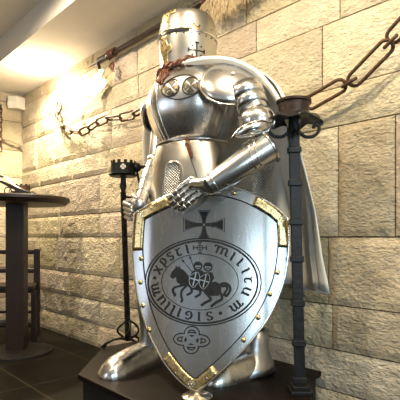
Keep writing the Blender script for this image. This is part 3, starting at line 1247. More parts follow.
# the seal
b = B()
ribbon(b, ell(202.5, 282, 58.6, 43.6), 1.3, closed=True)
ribbon(b, ell(202.3, 282, 55.4, 41.2), 1.9, closed=True)
ribbon(b, ell(199.7, 282, 38.6, 28), .7, closed=True)
b.build('seal_ring', M['etch'], shield)
GL = {
    'm': [[(-.25, .75), (-.1, 1), (.08, .85), (.08, 0)], [(.08, .75), (.3, 1.02), (.5, .8), (.5, .02)], [(.5, .75), (.75, 1.02), (.95, .75), (.92, .15), (1.15, 0)]],
    'i': [[(.2, .9), (.5, 1), (.5, 0), (.8, .05)]],
    'l': [[(.15, 1.0), (.42, 1.05), (.42, .1), (.62, -.02), (.9, .1)]],
    't': [[(0, .95), (.35, .85), (1, .95)], [(.5, .9), (.25, .5), (.3, .1), (.6, -.02), (.9, .15)]],
    'u': [[(.05, 1), (.05, .3), (.3, 0), (.7, .05), (.9, .4), (.9, 1)], [(.9, 1), (.9, 0), (1.1, 0)]],
    's': [[(.9, .85), (.6, 1.02), (.2, .95), (.12, .68), (.5, .52), (.88, .32), (.75, .04), (.35, -.02), (.05, .15)]],
    'g': [[(.9, .85), (.55, 1.02), (.12, .75), (.05, .35), (.35, -.02), (.75, .08), (.92, .35), (.7, .5), (.45, .42)]],
    'x': [[(0, 1), (.25, .85), (.75, .15), (1, 0)], [(.95, 1), (.6, .6), (.35, .35), (0, -.05)]],
    'p': [[(.15, 1), (.2, .5), (.15, -.25)], [(.15, .9), (.55, 1.02), (.9, .75), (.85, .35), (.5, .15), (.2, .25)]],
}
SCX, SCY, SRX, SRY = 201.3, 282, 47.2, 34.6
letters = [('x', 157, 269.5, 6.5), ('p', 161.8, 261, 5.5), ('s', 169.5, 255.5, 5), ('t', 178, 251.3, 5.5), ('i', 187, 248.6, 3.5),
           ('m', 221.5, 251.5, 11), ('i', 232.5, 256.5, 3.5), ('l', 238.3, 263, 4.6), ('i', 243.3, 271, 3.5), ('t', 247.5, 280, 6), ('u', 246.5, 291.5, 6.5), ('m', 235, 305.5, 10),
           ('s', 209.5, 316.3, 6), ('i', 199, 316.5, 3.5), ('g', 188.5, 315.3, 6.5), ('i', 179, 312.5, 3.2), ('l', 172.5, 309.4, 4), ('l', 166.5, 306, 4), ('u', 160, 300.6, 6), ('m', 154.2, 289, 9.5)]
b = B()
for ch, px, py, wd in letters:
    th = math.atan2((py - SCY) / SRY, (px - SCX) / SRX)
    c = Vector((SCX + SRX * math.cos(th), SCY + SRY * math.sin(th)))
    nrm = Vector((math.cos(th) / SRX, math.sin(th) / SRY)).normalized()   # outward
    tg = Vector((-nrm.y, nrm.x))                                          # clockwise in the picture
    for st in GL[ch]:
        pts = curve2([tuple(c + tg * ((x - .5) * wd) + nrm * ((y - .5) * 7.6)) for x, y in st], 4)
        wds = []
        for i in range(len(pts)):
            a, d2 = Vector(pts[max(0, i - 1)]), Vector(pts[min(len(pts) - 1, i + 1)])
            t_ = (d2 - a).normalized()
            wds.append(.9 + 1.3 * abs(t_.dot(nrm)))
        ribbon(b, pts, 1, widths=wds)
for px, py in ((153.9, 277.8), (220.5, 313.2)):
    spoly(b, [(px + 1.9 * math.cos(a), py + 1.7 * math.sin(a)) for a in [2 * PI * q / 12 for q in range(12)]])
# little cross at the top of the legend
for d in ((1, 0), (0, 1)):
    ribbon(b, [(200 - 6.5 * d[0], 247.8 - 5 * d[1]), (200 + 6.5 * d[0], 247.8 + 5 * d[1])], .9)
    for s in (-1, 1):
        q = Vector((200 + s * 6.5 * d[0], 247.8 + s * 5 * d[1]))
        ribbon(b, [tuple(q + Vector((d[1], d[0])) * 2.2), tuple(q - Vector((d[1], d[0])) * 2.2)], 1.1)
ribbon(b, ell(200, 247.8, 3.2, 2.5, 20), .8, closed=True)
b.build('seal_lettering', M['etch'], shield, label='engraved circular lettering')


def kc(p, ox=165, oy=250, s=5.714): return (ox + p[0] / s, oy + p[1] / s)


def kp(l): return [kc(p) for p in l]


b = B()
spoly(b, kp([(28, 152), (38, 122), (58, 104), (62, 88), (72, 100), (80, 90), (90, 106), (108, 116), (126, 136), (146, 160), (142, 195), (120, 208), (84, 196), (66, 184), (84, 176), (98, 164), (94, 150), (80, 146), (62, 154), (44, 166)]))
spoly(b, kp([(132, 180), (160, 205), (215, 212), (240, 190), (288, 180), (318, 196), (322, 230), (306, 262), (262, 262), (228, 240), (190, 232), (150, 224), (128, 205)]))
ribbon(b, curve2(kp([(314, 200), (340, 190), (366, 204), (372, 232), (352, 262), (340, 252)])), 2.6)
ribbon(b, curve2(kp([(322, 210), (346, 206), (356, 224), (342, 244), (334, 262)])), 2.2)
for pts, wd in (([(112, 200), (80, 206), (50, 216), (44, 238), (60, 256)], 2.2), ([(60, 256), (48, 262)], 2.4),
                ([(124, 204), (96, 232), (92, 262), (98, 284), (90, 298)], 2.2), ([(226, 238), (262, 280), (238, 296), (206, 318)], 2.7),
                ([(312, 236), (326, 278), (294, 298), (262, 324)], 2.7), ([(148, 218), (152, 240), (124, 258)], 2.2), ([(198, 226), (200, 252), (170, 270)], 2.2)):
    ribbon(b, curve2(kp(pts)), wd)
for (x, y, r) in ((188, 92, 22), (245, 97, 23)):
    ribbon(b, [kc((x + r * math.cos(a), y + r * math.sin(a))) for a in [2 * PI * i / 24 for i in range(24)]], 1.5, closed=True)
    spoly(b, [kc((x + r * math.cos(a) * .9, y - 4 + r * .6 * math.sin(a))) for a in [-PI + PI * i / 10 for i in range(11)]])
    ribbon(b, kp([(x - 14, y + 10), (x + 14, y + 8)]), .8)
spoly(b, kp([(160, 118), (212, 116), (222, 126), (270, 128), (282, 158), (262, 192), (232, 206), (200, 214), (150, 214), (136, 186), (138, 148)]))
for p, q in (((168, 142), (106, 66)), ((172, 122), (146, 50))):
    ribbon(b, kp([p, q]), .7)
    d_ = (Vector(q) - Vector(p)).normalized(); n_ = Vector((-d_.y, d_.x))
    Q = Vector(q)
    spoly(b, kp([tuple(Q - n_ * 7), tuple(Q + d_ * 22), tuple(Q + n_ * 7), tuple(Q - d_ * 3)]))
b.build('seal_riders', M['etch'], shield, label='engraved horse carrying two helmeted lancers')
b = B()
for cx, cy in ((168, 168), (226, 178)):
    ribbon(b, kp([(cx + 10, cy - 38), (cx - 8, cy + 36)]), 1.1, .002)
    ribbon(b, kp([(cx - 26, cy - 8), (cx + 24, cy + 6)]), 1.1, .002)
    ribbon(b, curve2(kp([(cx - 28, cy - 20), (cx + 16, cy - 42), (cx + 30, cy - 16), (cx + 20, cy + 18), (cx - 6, cy + 46), (cx - 28, cy + 20), (cx - 28, cy - 20)])), .5, .002)
b.build('seal_shields', M['rimsteel'], shield, label='small bright crosses on the riders shields')
# cross pattee
b = B()
cx, cy = 204, 224.7
for k in range(4):
    a = k * PI / 2
    Lx, wx = (20.5, 7.2) if k % 2 == 0 else (14.3, 6.6)

    def rt(u, v):
        return (cx + (u if k == 0 else -u if k == 2 else v), cy + (v if k % 2 == 0 else (u if k == 1 else -u)))
    side = [(1.2, 1.2), (Lx * .35, 1.7), (Lx * .62, wx * .42), (Lx * .85, wx * .72), (Lx, wx)]
    for sc_, fill in ((1, False), (.80, True)):
        pl = [(u * (1 if not fill else .93), v * sc_ * (1 if not fill else .9)) for u, v in side] + [(u * (1 if not fill else .93), -v * sc_ * (1 if not fill else .9)) for u, v in side[::-1]]
        if fill: spoly(b, [rt(u, v) for u, v in pl])
        else: ribbon(b, [rt(u, v) for u, v in pl], .6)
b.build('engraved_cross', M['etch'], shield, label='engraved flared cross')
# endless knot
kn = []
for i in range(160):
    t_ = 2 * PI * i / 160 + PI / 4 * 0
    x = math.cos(t_) + 1.25 * math.cos(-3 * t_); y = math.sin(t_) + 1.25 * math.sin(-3 * t_)
    kn.append((191.5 + x * 7.2 - y * .3, 340 + y * 5.2 + x * .5))
kn2 = ell(191.5, 340, 8.2, 6.0, 48)
b = B()
ribbon(b, kn, 4.9, .0012, closed=True)
ribbon(b, kn2, 4.3, .0012, closed=True)
kb = b.build('engraved_knot', M['etch'], shield, label='engraved interlaced knot')
b = B(); ribbon(b, kn, 2.5, .0019, closed=True); ribbon(b, kn2, 2.0, .0022, closed=True); b.build('knot_band', M['shieldsteel'], kb)
# brass corner straps and chevron
b = B()


def strap_seg(i0, i1):
    ii = list(range(i0, i1 + 1))
    Ob = [OUTS[i % len(OUTS)] for i in ii]; Ib = [IN9[i % len(OUTS)] for i in ii]
    # wavy ends
    rows = []
    for q in (0, .25, .5, .75, 1):
        rows.append([SHD(o[0] + (n_[0] - o[0]) * q, o[1] + (n_[1] - o[1]) * q, .0062) for o, n_ in zip(Ob, Ib)])
    b.ring_loft(rows, closed=False)


n5 = len(OUTS)
for i0, i1 in ((-10, 10), (19 * 5 - 7, 19 * 5 + 12), (35, 58)):
    b = B(); strap_seg(i0, i1)
    b.build('brass_corner', M['brass'], shield, solid=.002, label='brass corner strap', face=Nn)
RV = [(139.5, 258), (139, 282), (142, 305.5), (148.5, 330), (277.5, 272), (270, 294), (258, 317.5), (243.5, 340), (212, 192.5), (234, 193)]
for px, py in RV:
    b = B(); b.dome(SHD(px, py, .004), Nn, .0125, .75); b.build('rivet', M['brass'], shield, label='brass domed rivet')
for cx, cy in ((139.5, 213), (283, 217.5), (191.5, 384)):
    for q in range(6):
        a = q * PI / 3
        b = B(); b.dome(SHD(cx + 3 * math.cos(a), cy + 2.8 * math.sin(a), .0075), Nn, .0042); b.build('small_rivet', M['rimsteel'], shield, label='small pale rivet')
    b = B(); b.dome(SHD(cx, cy, .0075), Nn, .005); b.build('small_rivet', M['rimsteel'], shield, label='small pale rivet')
for px, py in ((150, 207), (160, 202), (172, 197), (137, 222), (136.5, 232), (176, 373), (184, 379), (272, 209), (262, 203), (283.5, 228), (283.5, 240), (207, 378), (214, 372)):
    b = B(); b.dome(SHD(px, py, .0075), Nn, .004); b.build('small_rivet', M['rimsteel'], shield, label='small pale rivet')
# rest under the tip
tp = SHD(197, 391)
hz = max(.004, tp.z - PT - .006)
b = B(); b.lathe((tp.x, tp.y, PT), [(.064, 0), (.068, .003), (.062, .008), (.022, .012), (.014, hz)], n=28)
o = b.build('shield_rest', M['rimsteel'], loc=(tp.x, tp.y, PT))
props(o, 'low round steel foot under the point of the shield', 'shield rest')

# ================================================================== CANDLE STANDS


def scroll(bb, c, d, r0, turns, wire, up=1, n=26, start=0):
    """spiral in the vertical plane containing horizontal direction d"""
    c, d = Vector(c), Vector(d).normalized()
    pts = []
    for i in range(n):
        q = i / (n - 1)
        a = start + up * turns * 2 * PI * q
        r = r0 * (1 - .72 * q)
        pts.append(c + d * (r * math.cos(a)) + Vector((0, 0, r * math.sin(a))))
    bb.tube(pts, wire, n=8)
    return pts[0]


def twisted(bb, p0, p1, hw, turns, n=60):
    p0, p1 = Vector(p0), Vector(p1)
    rings = []
    for i in range(n + 1):
        q = i / n
        a0 = turns * 2 * PI * q + PI / 4
        c = p0.lerp(p1, q)
        rings.append([c + Vector((hw * 1.414 * math.cos(a0 + k * PI / 2), hw * 1.414 * math.sin(a0 + k * PI / 2), 0)) for k in range(4)])
    bb.ring_loft(rings)


def cup(bb, c, r, h, cren=10, th=.005):
    """crenellated cup: wall ring with merlons"""
    n = cren * 4
    c = Vector(c)
    prof = []
    for k in range(n):
        a = 2 * PI * k / n
        top = h if (k % 4) < 2 else h * .80
        prof.append((a, top))
    def P_(a, rr, z): return c + Vector((rr * math.cos(a), rr * math.sin(a), z))
    for k in range(n):
        a0 = 2 * PI * k / n; a1 = 2 * PI * (k + 1) / n
        top = prof[k][1]
        vv = [P_(a0, r, 0), P_(a1, r, 0), P_(a1, r, top), P_(a0, r, top)]
        vi = [P_(a0, r - th, 0), P_(a1, r - th, 0), P_(a1, r - th, top), P_(a0, r - th, top)]
        V = [bb.bm.verts.new(p) for p in vv]; I = [bb.bm.verts.new(p) for p in vi]
        bb.bm.faces.new(V); bb.bm.faces.new(I[::-1])
        for i in range(4): bb.bm.faces.new((V[i], V[(i + 1) % 4], I[(i + 1) % 4], I[i]))


# --- right, near
base = R(300, 392, 2.03)
sx_, sy_ = base.x, base.y
t = thing('candle_stand', 'tall black iron candle stand with collared bar at the right platform edge, near the cloak', 'candle stand', (sx_, sy_, PT))
rs = t
top = 1.0 + (237 - 100) / 450 * 2.03
VR = Vector((S_, C_, 0)); VF = Vector((-C_, S_, 0))
c = Vector((sx_, sy_, 0)) - VR * .028
cb = Vector((sx_, sy_, 0))
rotb = math.atan2(C_, S_)
b = B()
zt = top - .135
rings = []
for k in range(24):
    q = k / 23
    cc_ = cb.lerp(c, q); z = PT + .03 + (zt - PT - .03) * q
    rings.append([cc_ + VR * (u * .024) + VF * (v * .010) + Vector((0, 0, z)) for u, v in ((-1, -1), (1, -1), (1, 1), (-1, 1))])
b.ring_loft(rings)
b.build('pole', M['iron'], t, smooth=False, bevel=.003)
for py in (222, 259, 303, 343, 380, 183, 150):
    z = 1.0 + (237 - py) / 450 * 2.03
    q = (z - PT) / (zt - PT)
    cc_ = cb.lerp(c, q)
    b = B()
    rings = []
    for dz, e in ((-.016, -.002), (-.012, .006), (.012, .006), (.016, -.002)):
        rings.append([cc_ + VR * (u * (.024 + e)) + VF * (v * (.010 + e)) + Vector((0, 0, z + dz)) for u, v in ((-1, -1), (1, -1), (1, 1), (-1, 1))])
    b.ring_loft(rings)
    b.build('collar', M['iron'], t, smooth=False, bevel=.002)
b = B()
b.box((cb.x - .05, cb.y - .05, PT), (cb.x + .05, cb.y + .05, PT + .018), rotb)
b.box((cb.x - .038, cb.y - .038, PT + .018), (cb.x + .038, cb.y + .038, PT + .036), rotb)
b.build('foot', M['iron'], t, smooth=False, bevel=.003)
# dish: cup, wide scalloped plate, scrolls
b = B(); b.lathe((c.x, c.y, top - .065), [(.030, 0), (.066, 0), (.066, .004), (.070, .048), (.078, .052), (.078, .062), (.068, .062), (.064, .010), (.03, .010)], n=36, cap=True)
b.build('cup', M['darkrust'], t, label='dark rust brown candle cup')
b = B()
rings = []
for rr_, zz in ((.02, -.004), (.07, 0), (.105, -.012), (.122, -.030), (.119, -.034), (.10, -.018), (.07, -.006), (.02, -.012)):
    rings.append([Vector((c.x, c.y, top - .066)) + Vector((rr_ * (1 + .07 * math.cos(6 * a) * (rr_ > .09)) * math.cos(a), rr_ * (1 + .07 * math.cos(6 * a) * (rr_ > .09)) * math.sin(a), zz - .010 * math.cos(6 * a) * (rr_ > .09)))
                  for a in [2 * PI * i / 60 for i in range(60)]])
b.ring_loft(rings)
b.build('dish', M['iron'], t)
for k in range(4):
    a = rotb + k * PI / 2
    d_ = Vector((math.cos(a), math.sin(a), 0))
    b = B()
    z0 = top - .135
    st = c + Vector((0, 0, z0 + .02))
    arm = [(0, .0), (.02, -.025), (.05, -.050), (.085, -.050), (.108, -.032), (.114, -.008), (.102, .004), (.090, -.004), (.092, -.014)]
    b.tube([tuple(st + d_ * u + Vector((0, 0, v))) for u, v in curve2(arm, 4)], .0078, n=8)
    b.build('scroll', M['iron'], t)
    b = B()
    a2 = a
    st2 = c + Vector((math.cos(a2), math.sin(a2), 0)) * .118 + Vector((0, 0, top - .098))
    scroll(b, st2, d_, .020, .8, .0055, 1, start=PI)
    b.build('curl', M['iron'], t)
b = B(); b.tube([c + Vector((0, 0, top - .15)), c + Vector((0, 0, top - .07))], [.026, .022], n=12); b.build('neck', M['iron'], t)

# --- left, farther
lb = R(128, 348, 2.84)
ltop = 1.0 + (237 - 160) / 450 * 2.80
t = thing('candle_stand', 'black twisted iron candle stand with crenellated cup and scrolled feet, left of the shield', 'candle stand', (lb.x, lb.y, PT))
lc = Vector((lb.x, lb.y, 0))
tc_ = lc - VR * .03
b = B(); twisted(b, lc + Vector((0, 0, PT + .05)), tc_ + Vector((0, 0, ltop - .19)), .014, 16, 220); b.build('pole', M['iron'], t, smooth=False)
b = B(); b.tube([tc_ + Vector((0, 0, ltop - .20)), tc_ + Vector((0, 0, ltop - .16)), tc_ + Vector((0, 0, ltop - .12)), tc_ + Vector((0, 0, ltop - .09))], [.010, .022, .016, .02], n=14); b.build('neck', M['iron'], t)
b = B(); b.lathe((tc_.x, tc_.y, ltop - .098), [(.01, 0), (.080, .0), (.094, .012), (.090, .014), (.076, .007), (.01, .007)], n=36); b.build('dish', M['iron'], t)
b = B(); cup(b, (tc_.x, tc_.y, ltop - .092), .078, .092, 12); cu = b.build('cup', M['iron'], t, smooth=False)
b = B()
fc_ = tc_ - VF * .0795 + Vector((0, 0, ltop - .045)) + VR * .012
for k in range(4):
    a = k * PI / 2
    q = [(.002, 0), (.006, .004), (.014, .009), (.017, 0), (.014, -.009), (.006, -.004)]
    pl = []
    for u, v in q:
        X_, Y_ = u * math.cos(a) - v * math.sin(a), u * math.sin(a) + v * math.cos(a)
        pl.append(fc_ + VR * X_ + Vector((0, 0, Y_)))
    b.slab(pl, VF * .006)
b.build('cross_mark', M['white'], cu, label='small white cross', smooth=False)
for s, zz in ((1, ltop - .225),):
    b = B()
    b.tube([tc_ + Vector((0, 0, zz)), tc_ + VR * .05 + Vector((0, 0, zz - .005)), tc_ + VR * .13 + Vector((0, 0, zz - .01)), tc_ + VR * .155 + Vector((0, 0, zz + .01))], [.008, .007, .007, .009], n=8)
    b.build('arm', M['iron'], t)
b = B(); b.ball(tc_ + VR * .085 + Vector((0, 0, ltop - .04)), .030, n=16); b.tube([tc_ + VR * .085 + Vector((0, 0, ltop - .04)), tc_ + VR * .20 + Vector((0, 0, ltop - .035))], .011)
b.tube([tc_ + VR * .085 + Vector((0, 0, ltop - .06)), tc_ + VR * .125 + Vector((0, 0, ltop - .23))], .008)
b.build('ball_arm', M['iron'], t)
# basket of bent rods near the foot
for k in range(4):
    a0 = k * PI / 2 + .4
    b = B()
    pts = []
    for i in range(15):
        q = i / 14
        r = .008 + .058 * math.sin(PI * q)
        a = a0 + q * 1.2
        pts.append(lc + Vector((r * math.cos(a), r * math.sin(a), PT + .05 + .125 * q)))
    b.tube(pts, .0065, n=8); b.build('basket_rod', M['iron'], t)
for k in range(3):
    a = math.atan2(-VR.y, -VR.x) + .15 + k * 2 * PI / 3
    d_ = Vector((math.cos(a), math.sin(a), 0))
    b = B()
    o_ = lc + Vector((0, 0, PT))
    pts = [o_ + Vector((0, 0, .05)), o_ + d_ * .04 + Vector((0, 0, .062)), o_ + d_ * .09 + Vector((0, 0, .055)), o_ + d_ * .14 + Vector((0, 0, .03)), o_ + d_ * .165 + Vector((0, 0, .008)),
           o_ + d_ * .150 + Vector((0, 0, .0075)), o_ + d_ * .135 + Vector((0, 0, .018)), o_ + d_ * .145 + Vector((0, 0, .028))]
    b.tube(pts, [.009, .009, .008, .008, .007, .007, .007, .006], n=8)
    b.build('foot', M['iron'], t)

# ================================================================== CHAINS


def link_mesh(bb, c, t_, s_, L_, W_, r):
    c, t_ = Vector(c), Vector(t_).normalized()
    s_ = Vector(s_); s_ = (s_ - t_ * s_.dot(t_)).normalized()
    hl, hw = L_ / 2 - r, W_ / 2 - r
    st = max(0, hl - hw)
    pts = []
    for i in range(9):
        a = -PI / 2 + PI * i / 8
        pts.append(c + t_ * (st + hw * math.cos(a)) + s_ * (hw * math.sin(a)))
    for i in range(9):
        a = PI / 2 + PI * i / 8
        pts.append(c + t_ * (-st + hw * math.cos(a)) + s_ * (hw * math.sin(a)))
    bb.tube(pts, r, n=10, loop=True)


t = thing('wall_chain', 'heavy rusty chain of long oval links rising along the wall at right', 'chain', Wl(300, 106, 1.93))
pp = [(296, 108), (303, 105.5), (345, 84), (350, 80), (388, 44.5), (391, 41), (428, 8)]
seq = [((306, 105.5), (345, 83), 'big'), ((342, 87), (356, 78), 'small'), ((350, 84), (391, 42), 'big'), ((384, 48), (397, 35), 'small'), ((389, 41), (424, 3), 'big'), ((297, 108), (310, 103), 'small')]
for (p, q, kind) in seq:
    n_ = 1.965
    a_, c_ = Wl(*p, n_), Wl(*q, n_)
    d_ = c_ - a_
    b = B()
    if kind == 'big':
        link_mesh(b, (a_ + c_) / 2, d_, d_.cross((a_ + c_) / 2 - Vector((0, 0, 1))), d_.length + .02, .080, .0088)
    else:
        link_mesh(b, (a_ + c_) / 2, d_, (a_ + c_) / 2 - Vector((0, 0, 1)), d_.length + .012, .048, .0088)
    b.build('link', M['rust'], t)
b = B(); b.tube([Wl(297, 108, 1.965), Wl(293, 109, 2.09)], .012, n=10); b.build('wall_hook', M['iron'], t)

t = thing('wall_chain', 'smaller dark chain drooping along the stone wall to the left of the chest', 'chain', Wl(100, 120, 2.0))
P2 = [(158, 104), (146, 109), (134, 114.5), (120, 117.5), (107, 118.5), (97, 123), (89, 129), (80, 133), (71, 131.5), (64, 127.5), (58, 121), (55.5, 114)]
n_ = 2.00
for i in range(len(P2) - 1):
    a_, c_ = Wl(*P2[i], n_), Wl(*P2[i + 1], n_)
    d_ = c_ - a_
    b = B()
    link_mesh(b, (a_ + c_) / 2, d_, Vector((.2, -.25, 1)) if i % 2 == 0 else Vector((0, -1, .45)), d_.length + .03, .078 if i % 2 == 0 else .06, .0095)
    b.build('link', M['rust'], t)
b = B(); c_ = Wl(59, 107, 2.02)
b.tube([c_ + Vector((.055 * math.cos(a), 0, .055 * math.sin(a))) for a in [2 * PI * k / 20 for k in range(20)]], .010, loop=True)
b.build('ring', M['rust'], t)
b = B(); b.tube([Wl(59, 112, 2.09), Wl(59, 112, 2.02), Wl(57, 118, 2.005)], .010); b.build('wall_hook', M['iron'], t)

# chain hanging at the far left
t = thing('hanging_chain', 'dark red chain hanging straight down at the left picture edge on the far wall', 'chain', Bk(1, 112, 5.33))
for i in range(9):
    c_ = Bk(.6, 110 + i * 4.9, 5.32)
    b = B(); link_mesh(b, c_, (0, 0, 1), (0, 1, 0) if i % 2 == 0 else (1, 0.3, 0), .075, .042, .007); b.build('link', M['rust'], t)
b = B(); b.tube([Bk(1, 105, 5.40), Bk(1, 105, 5.33), Bk(1, 107, 5.31), Bk(.8, 110, 5.32)], .008); b.build('wall_hook', M['iron'], t)
t = thing('wall_rod', 'slim pale metal rod fixed slantwise on the far wall beside the corner', 'rod', Bk(12, 143, 5.33))
b = B(); b.tube([Bk(3, 138.5, 5.32), Bk(8, 140.5, 5.32), Bk(22, 146.5, 5.33)], [.014, .012, .008], n=10); b.build('rod', M['rimsteel'], t)
b = B(); b.tube([Bk(4, 139, 5.32), Bk(4, 139, 5.41)], .014, n=10); b.tube([Bk(20, 145.8, 5.33), Bk(20, 145.8, 5.41)], .01, n=10); b.build('bracket', M['iron'], t)

# ================================================================== POLE AXE ON THE WALL
zp = 1.0 + 1.53 + .003
t = thing('pole_axe', 'long dark wooden pole axe mounted level high on the wall behind the helm', 'pole axe', (-2.6, 2.0, zp))
xl, xr = Wl(100, 67, 2.0).x, -1.50
b = B(); b.tube([(xl, 2.0, zp), (xl + .5, 2.0, zp), (-2.6, 2.0, zp), (xr, 2.0, zp)], [.017, .022, .022, .020], n=14); b.build('pole', M['wood'], t)
# blade below the head end
def ax_(px, py, n=2.0): return Wl(px, py, n)
bl = [ax_(104, 69), ax_(99.5, 69.5), ax_(99, 73), ax_(95, 76), ax_(90, 80), ax_(86, 87), ax_(87, 95), ax_(94, 96), ax_(101, 92), ax_(107, 84), ax_(107, 80), ax_(103, 79), ax_(101.5, 76), ax_(104.5, 72)]
b = B(); b.slab([p + Vector((0, -.008, 0)) for p in bl], (0, .014, 0)); b.build('axe_blade', M['blade'], t, smooth=False, bevel=.003, label='bright axe blade')
b = B()
b.tube([ax_(99.5, 68), ax_(98, 63), ax_(101, 59), ax_(107, 57.5), ax_(110, 60)], [.016, .014, .012, .010, .005], n=10)
b.tube([Vector((xl, 2, zp)), Vector((xl - .11, 2, zp)), Vector((xl - .22, 2, zp - .005))], [.02, .012, .002], n=10)
b.tube([Vector((xl - .01, 2, zp)), Vector((xl + .17, 2, zp))], .026, n=12)
b.build('axe_head', M['iron'], t, label='dark socket, hook and spike')
b = B()
for q in range(4):
    pts = [(ax_(110, 62).x + .03 * q - .02 + .02 * math.sin(a), 2.0 + .028 * math.cos(a), zp + .028 * math.sin(a)) for a in [2 * PI * k / 14 for k in range(14)]]
    b.tube(pts, .007, loop=True, n=6)
for s in (0, 1, 2):
    b.tube([ax_(111 + s, 63), ax_(112 + s * 2, 68) + Vector((0, -.03, 0)), ax_(115 + s * .5, 72) + Vector((0, -.02, 0)), ax_(117 - s, 66) + Vector((0, -.03, 0)), ax_(113, 62)], .006, n=6)
b.build('cord', M['leather'], t, label='red brown cord tied round the head')
b = B()
for q in range(5):
    cx_ = ax_(206, 9).x + .022 * q
    pts = [(cx_ + .02 * math.sin(a), 2.0 + .030 * math.cos(a), zp - .004 + .030 * math.sin(a)) for a in [2 * PI * k / 14 for k in range(14)]]
    b.tube(pts, .008, loop=True, n=6)
for s in range(4):
    b.tube([ax_(206 + 2 * s, 9) + Vector((0, -.03, 0)), ax_(204 + 3 * s, 13) + Vector((0, -.05, 0)), ax_(208 + 2 * s, 16) + Vector((0, -.03, 0)), ax_(212, 10) + Vector((0, -.04, 0))], .006, n=6)
b.build('cord', M['leather'], t, label='red brown cord beside the helm')
# frayed tassel hanging from the pole
b = B()
rnd = random.Random(5)
for i in range(330):
    px = 211 + 54 * rnd.random() ** .9
    py0 = -8 + (266 - px) * .02
    x0 = ax_(px, 0).x
    top_ = Vector((x0, 2.0 + rnd.uniform(-.02, .02), zp - .01))
    cx_ = ax_(243, 0).x
    ln_ = .075 + .12 * math.exp(-((px - 232) / 26) ** 2) * rnd.uniform(.6, 1.1)
    side = rnd.uniform(-.05, .05) + (x0 - cx_) * .25
    b.tube([top_, top_ + Vector((side * .35, -.03 - rnd.random() * .025, -ln_ * .45)), top_ + Vector((side, -.03 + rnd.uniform(-.03, .03), -ln_))], [.004, .0034, .0012], n=4, cap=False)
b.build('tassel', M['straw'], t, label='frayed straw coloured fringe')
for px in (186, 268):
    p = ax_(px, 40)
    b = B()
    b.tube([(p.x, 2.075, zp - .034), (p.x, 2.0, zp - .034), (p.x, 1.966, zp - .01), (p.x, 1.966, zp + .015)], .007, n=8)
    b.build('wall_bracket', M['iron'], t)

# ================================================================== LEFT CORNER
# motion sensor
p = Bk(21, 102, 5.3)
t = thing('motion_sensor', 'small white alarm motion sensor in the wall corner under the ceiling', 'motion sensor', (XB + .06, NW - .06, 2.55))
zc = 1.0 + (237 - 103) / 450 * 5.25
b = B()
pl = [(XB + .015, NW - .19), (XB + .085, NW - .205), (XB + .15, NW - .13), (XB + .13, NW - .02), (XB + .015, NW - .02)]
b.prism(pl, zc - .075, zc + .065); b.build('housing', M['white'], t, smooth=False, bevel=.008)
b = B(); b.prism([(XB + .08, NW - .209), (XB + .156, NW - .132), (XB + .146, NW - .128), (XB + .07, NW - .200)], zc - .045, zc - .0); b.build('lens', M['paper'], t, smooth=False)

# bar table
Zt = 3.92
TC = R(17, 300, Zt)
th_ = 1.0 + (237 - 197.5) / 450 * Zt
t = thing('bar_table', 'tall round dark wooden bar table on a square column at the left', 'table', (TC.x, TC.y, 0))
tr = .445
b = B(); b.lathe((TC.x, TC.y, th_ - .042), [(tr * .93, -.020), (tr * .97, 0), (tr, .012), (tr, .034), (tr - .008, .042)], n=72); b.build('table_top', M['wood'], t)
b = B(); b.box((TC.x - .075, TC.y - .075, .03), (TC.x + .075, TC.y + .075, th_ - .06), rotb + .12); b.build('column', M['wood'], t, smooth=False, bevel=.006)
b = B(); b.lathe((TC.x, TC.y, 0), [(.30, 0), (.30, .012), (.28, .022), (.12, .034)], n=48); b.build('base', M['black'], t)

# candle dish on it
dc = R(22.5, 196, 4.02); dc.z = th_
t = thing('candle_dish', 'dark crenellated iron candle dish on the bar table', 'candle holder', dc)
b = B(); b.lathe(dc, [(.05, 0), (.055, .006), (.018, .012), (.018, .035), (.085, .05), (.095, .058), (.02, .058)], n=28); b.build('stem', M['rust'], t)
b = B(); cup(b, dc + Vector((0, 0, .055)), .066, .070, 9); b.lathe(dc + Vector((0, 0, .055)), [(.066, 0), (.066, .05), (.03, .055)], n=24); b.build('cup', M['rust'], t, smooth=False)
# menu holder
mc = R(14, 196, 3.66); mc.z = th_
t = thing('menu_holder', 'black wire holder with a leaning dark board and white sheet on the bar table', 'menu holder', mc)
o_ = VR; f_ = VF
a_ = mc - o_ * .10 + Vector((0, 0, .145)); c_ = mc + o_ * .14 + Vector((0, 0, .012))
e_ = mc - o_ * .115 + Vector((0, 0, .10)); g_ = mc + o_ * .04 + Vector((0, 0, .02))
b = B(); b.slab([e_, g_, c_, c_ + Vector((0, 0, .01)), mc + Vector((0, 0, .068)), e_ + Vector((0, 0, .018))], f_ * .10); b.build('board', M['black'], t, smooth=False)
b = B()
pts = [mc + o_ * x + Vector((0, 0, z)) for x, z in ((-.14, .15), (-.11, .16), (-.075, .145), (-.04, .095), (.02, .060), (.12, .018), (.145, .008))]
b.ring_loft([[p + f_ * d_ for p in pts] for d_ in (0, .04, .09)], closed=False); b.build('sheet', M['paper'], t, solid=.003)
b = B()
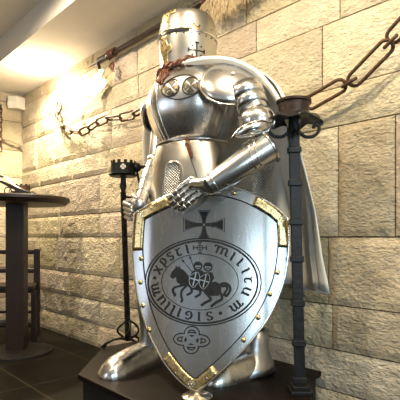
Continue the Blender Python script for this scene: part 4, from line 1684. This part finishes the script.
for d_ in (0, .09):
    c0_ = mc - o_ * .05 + f_ * d_ + Vector((0, 0, .033))
    b.tube([c0_ + o_ * (.028 * math.cos(a)) + Vector((0, 0, .028 * math.sin(a))) for a in [2 * PI * k / 18 for k in range(18)]], .004, loop=True, n=6)
    b.tube([c0_ + o_ * .028, c0_ + o_ * .10 - Vector((0, 0, .028)), c0_ + o_ * .19 - Vector((0, 0, .028))], .004, n=6)
b.tube([mc - o_ * .05 + Vector((0, 0, .061)), mc - o_ * .05 + f_ * .09 + Vector((0, 0, .061))], .004, n=6)
b.build('wire_frame', M['iron'], t)

# ladder-back chair behind the table
Zc = 4.62
t = thing('bar_chair', 'dark wooden ladder-back chair standing behind the bar table', 'chair', R(10, 330, Zc) * Vector((1, 1, 0)).to_3d() if False else (R(10, 330, Zc).x, R(10, 330, Zc).y, 0))
zt_ = 1.0 + (237 - 249) / 450 * Zc


def cp(px, z, dz=0): q = R(px, 300, Zc + dz); return Vector((q.x, q.y, z))


for px, dz, h_ in ((37, 0, zt_), (-8, 0, zt_), (30, .0, 0), ):
    if h_ == 0: continue
    b = B(); q = cp(px, 0, dz)
    b.box((q.x - .026, q.y - .026, 0), (q.x + .026, q.y + .026, h_), rotb); b.build('leg', M['wood'], t, smooth=False, bevel=.004)
for px in (34, -10):
    b = B(); q = cp(px, 0, -.36)
    b.box((q.x - .022, q.y - .022, 0), (q.x + .022, q.y + .022, .50), rotb); b.build('leg', M['wood'], t, smooth=False, bevel=.004)
for py in (252, 271, 291):
    z = 1.0 + (237 - py) / 450 * Zc
    a_, c_ = cp(37, z), cp(-8, z)
    b = B(); b.tube([a_, c_], [(.010, .022)] * 2, n=8); b.build('back_rung', M['wood'], t)
for py in (312, 326):
    z = 1.0 + (237 - py) / 450 * Zc
    b = B(); b.tube([cp(37, z), cp(-8, z)], .014, n=8); b.build('stretcher', M['wood'], t)
b = B()
s0, s1, s2, s3 = cp(37, .50), cp(-8, .50), cp(-10, .50, -.38), cp(34, .50, -.38)
b.slab([s0, s1, s2, s3], (0, 0, .035)); b.build('seat', M['wood'], t, smooth=False, bevel=.008)
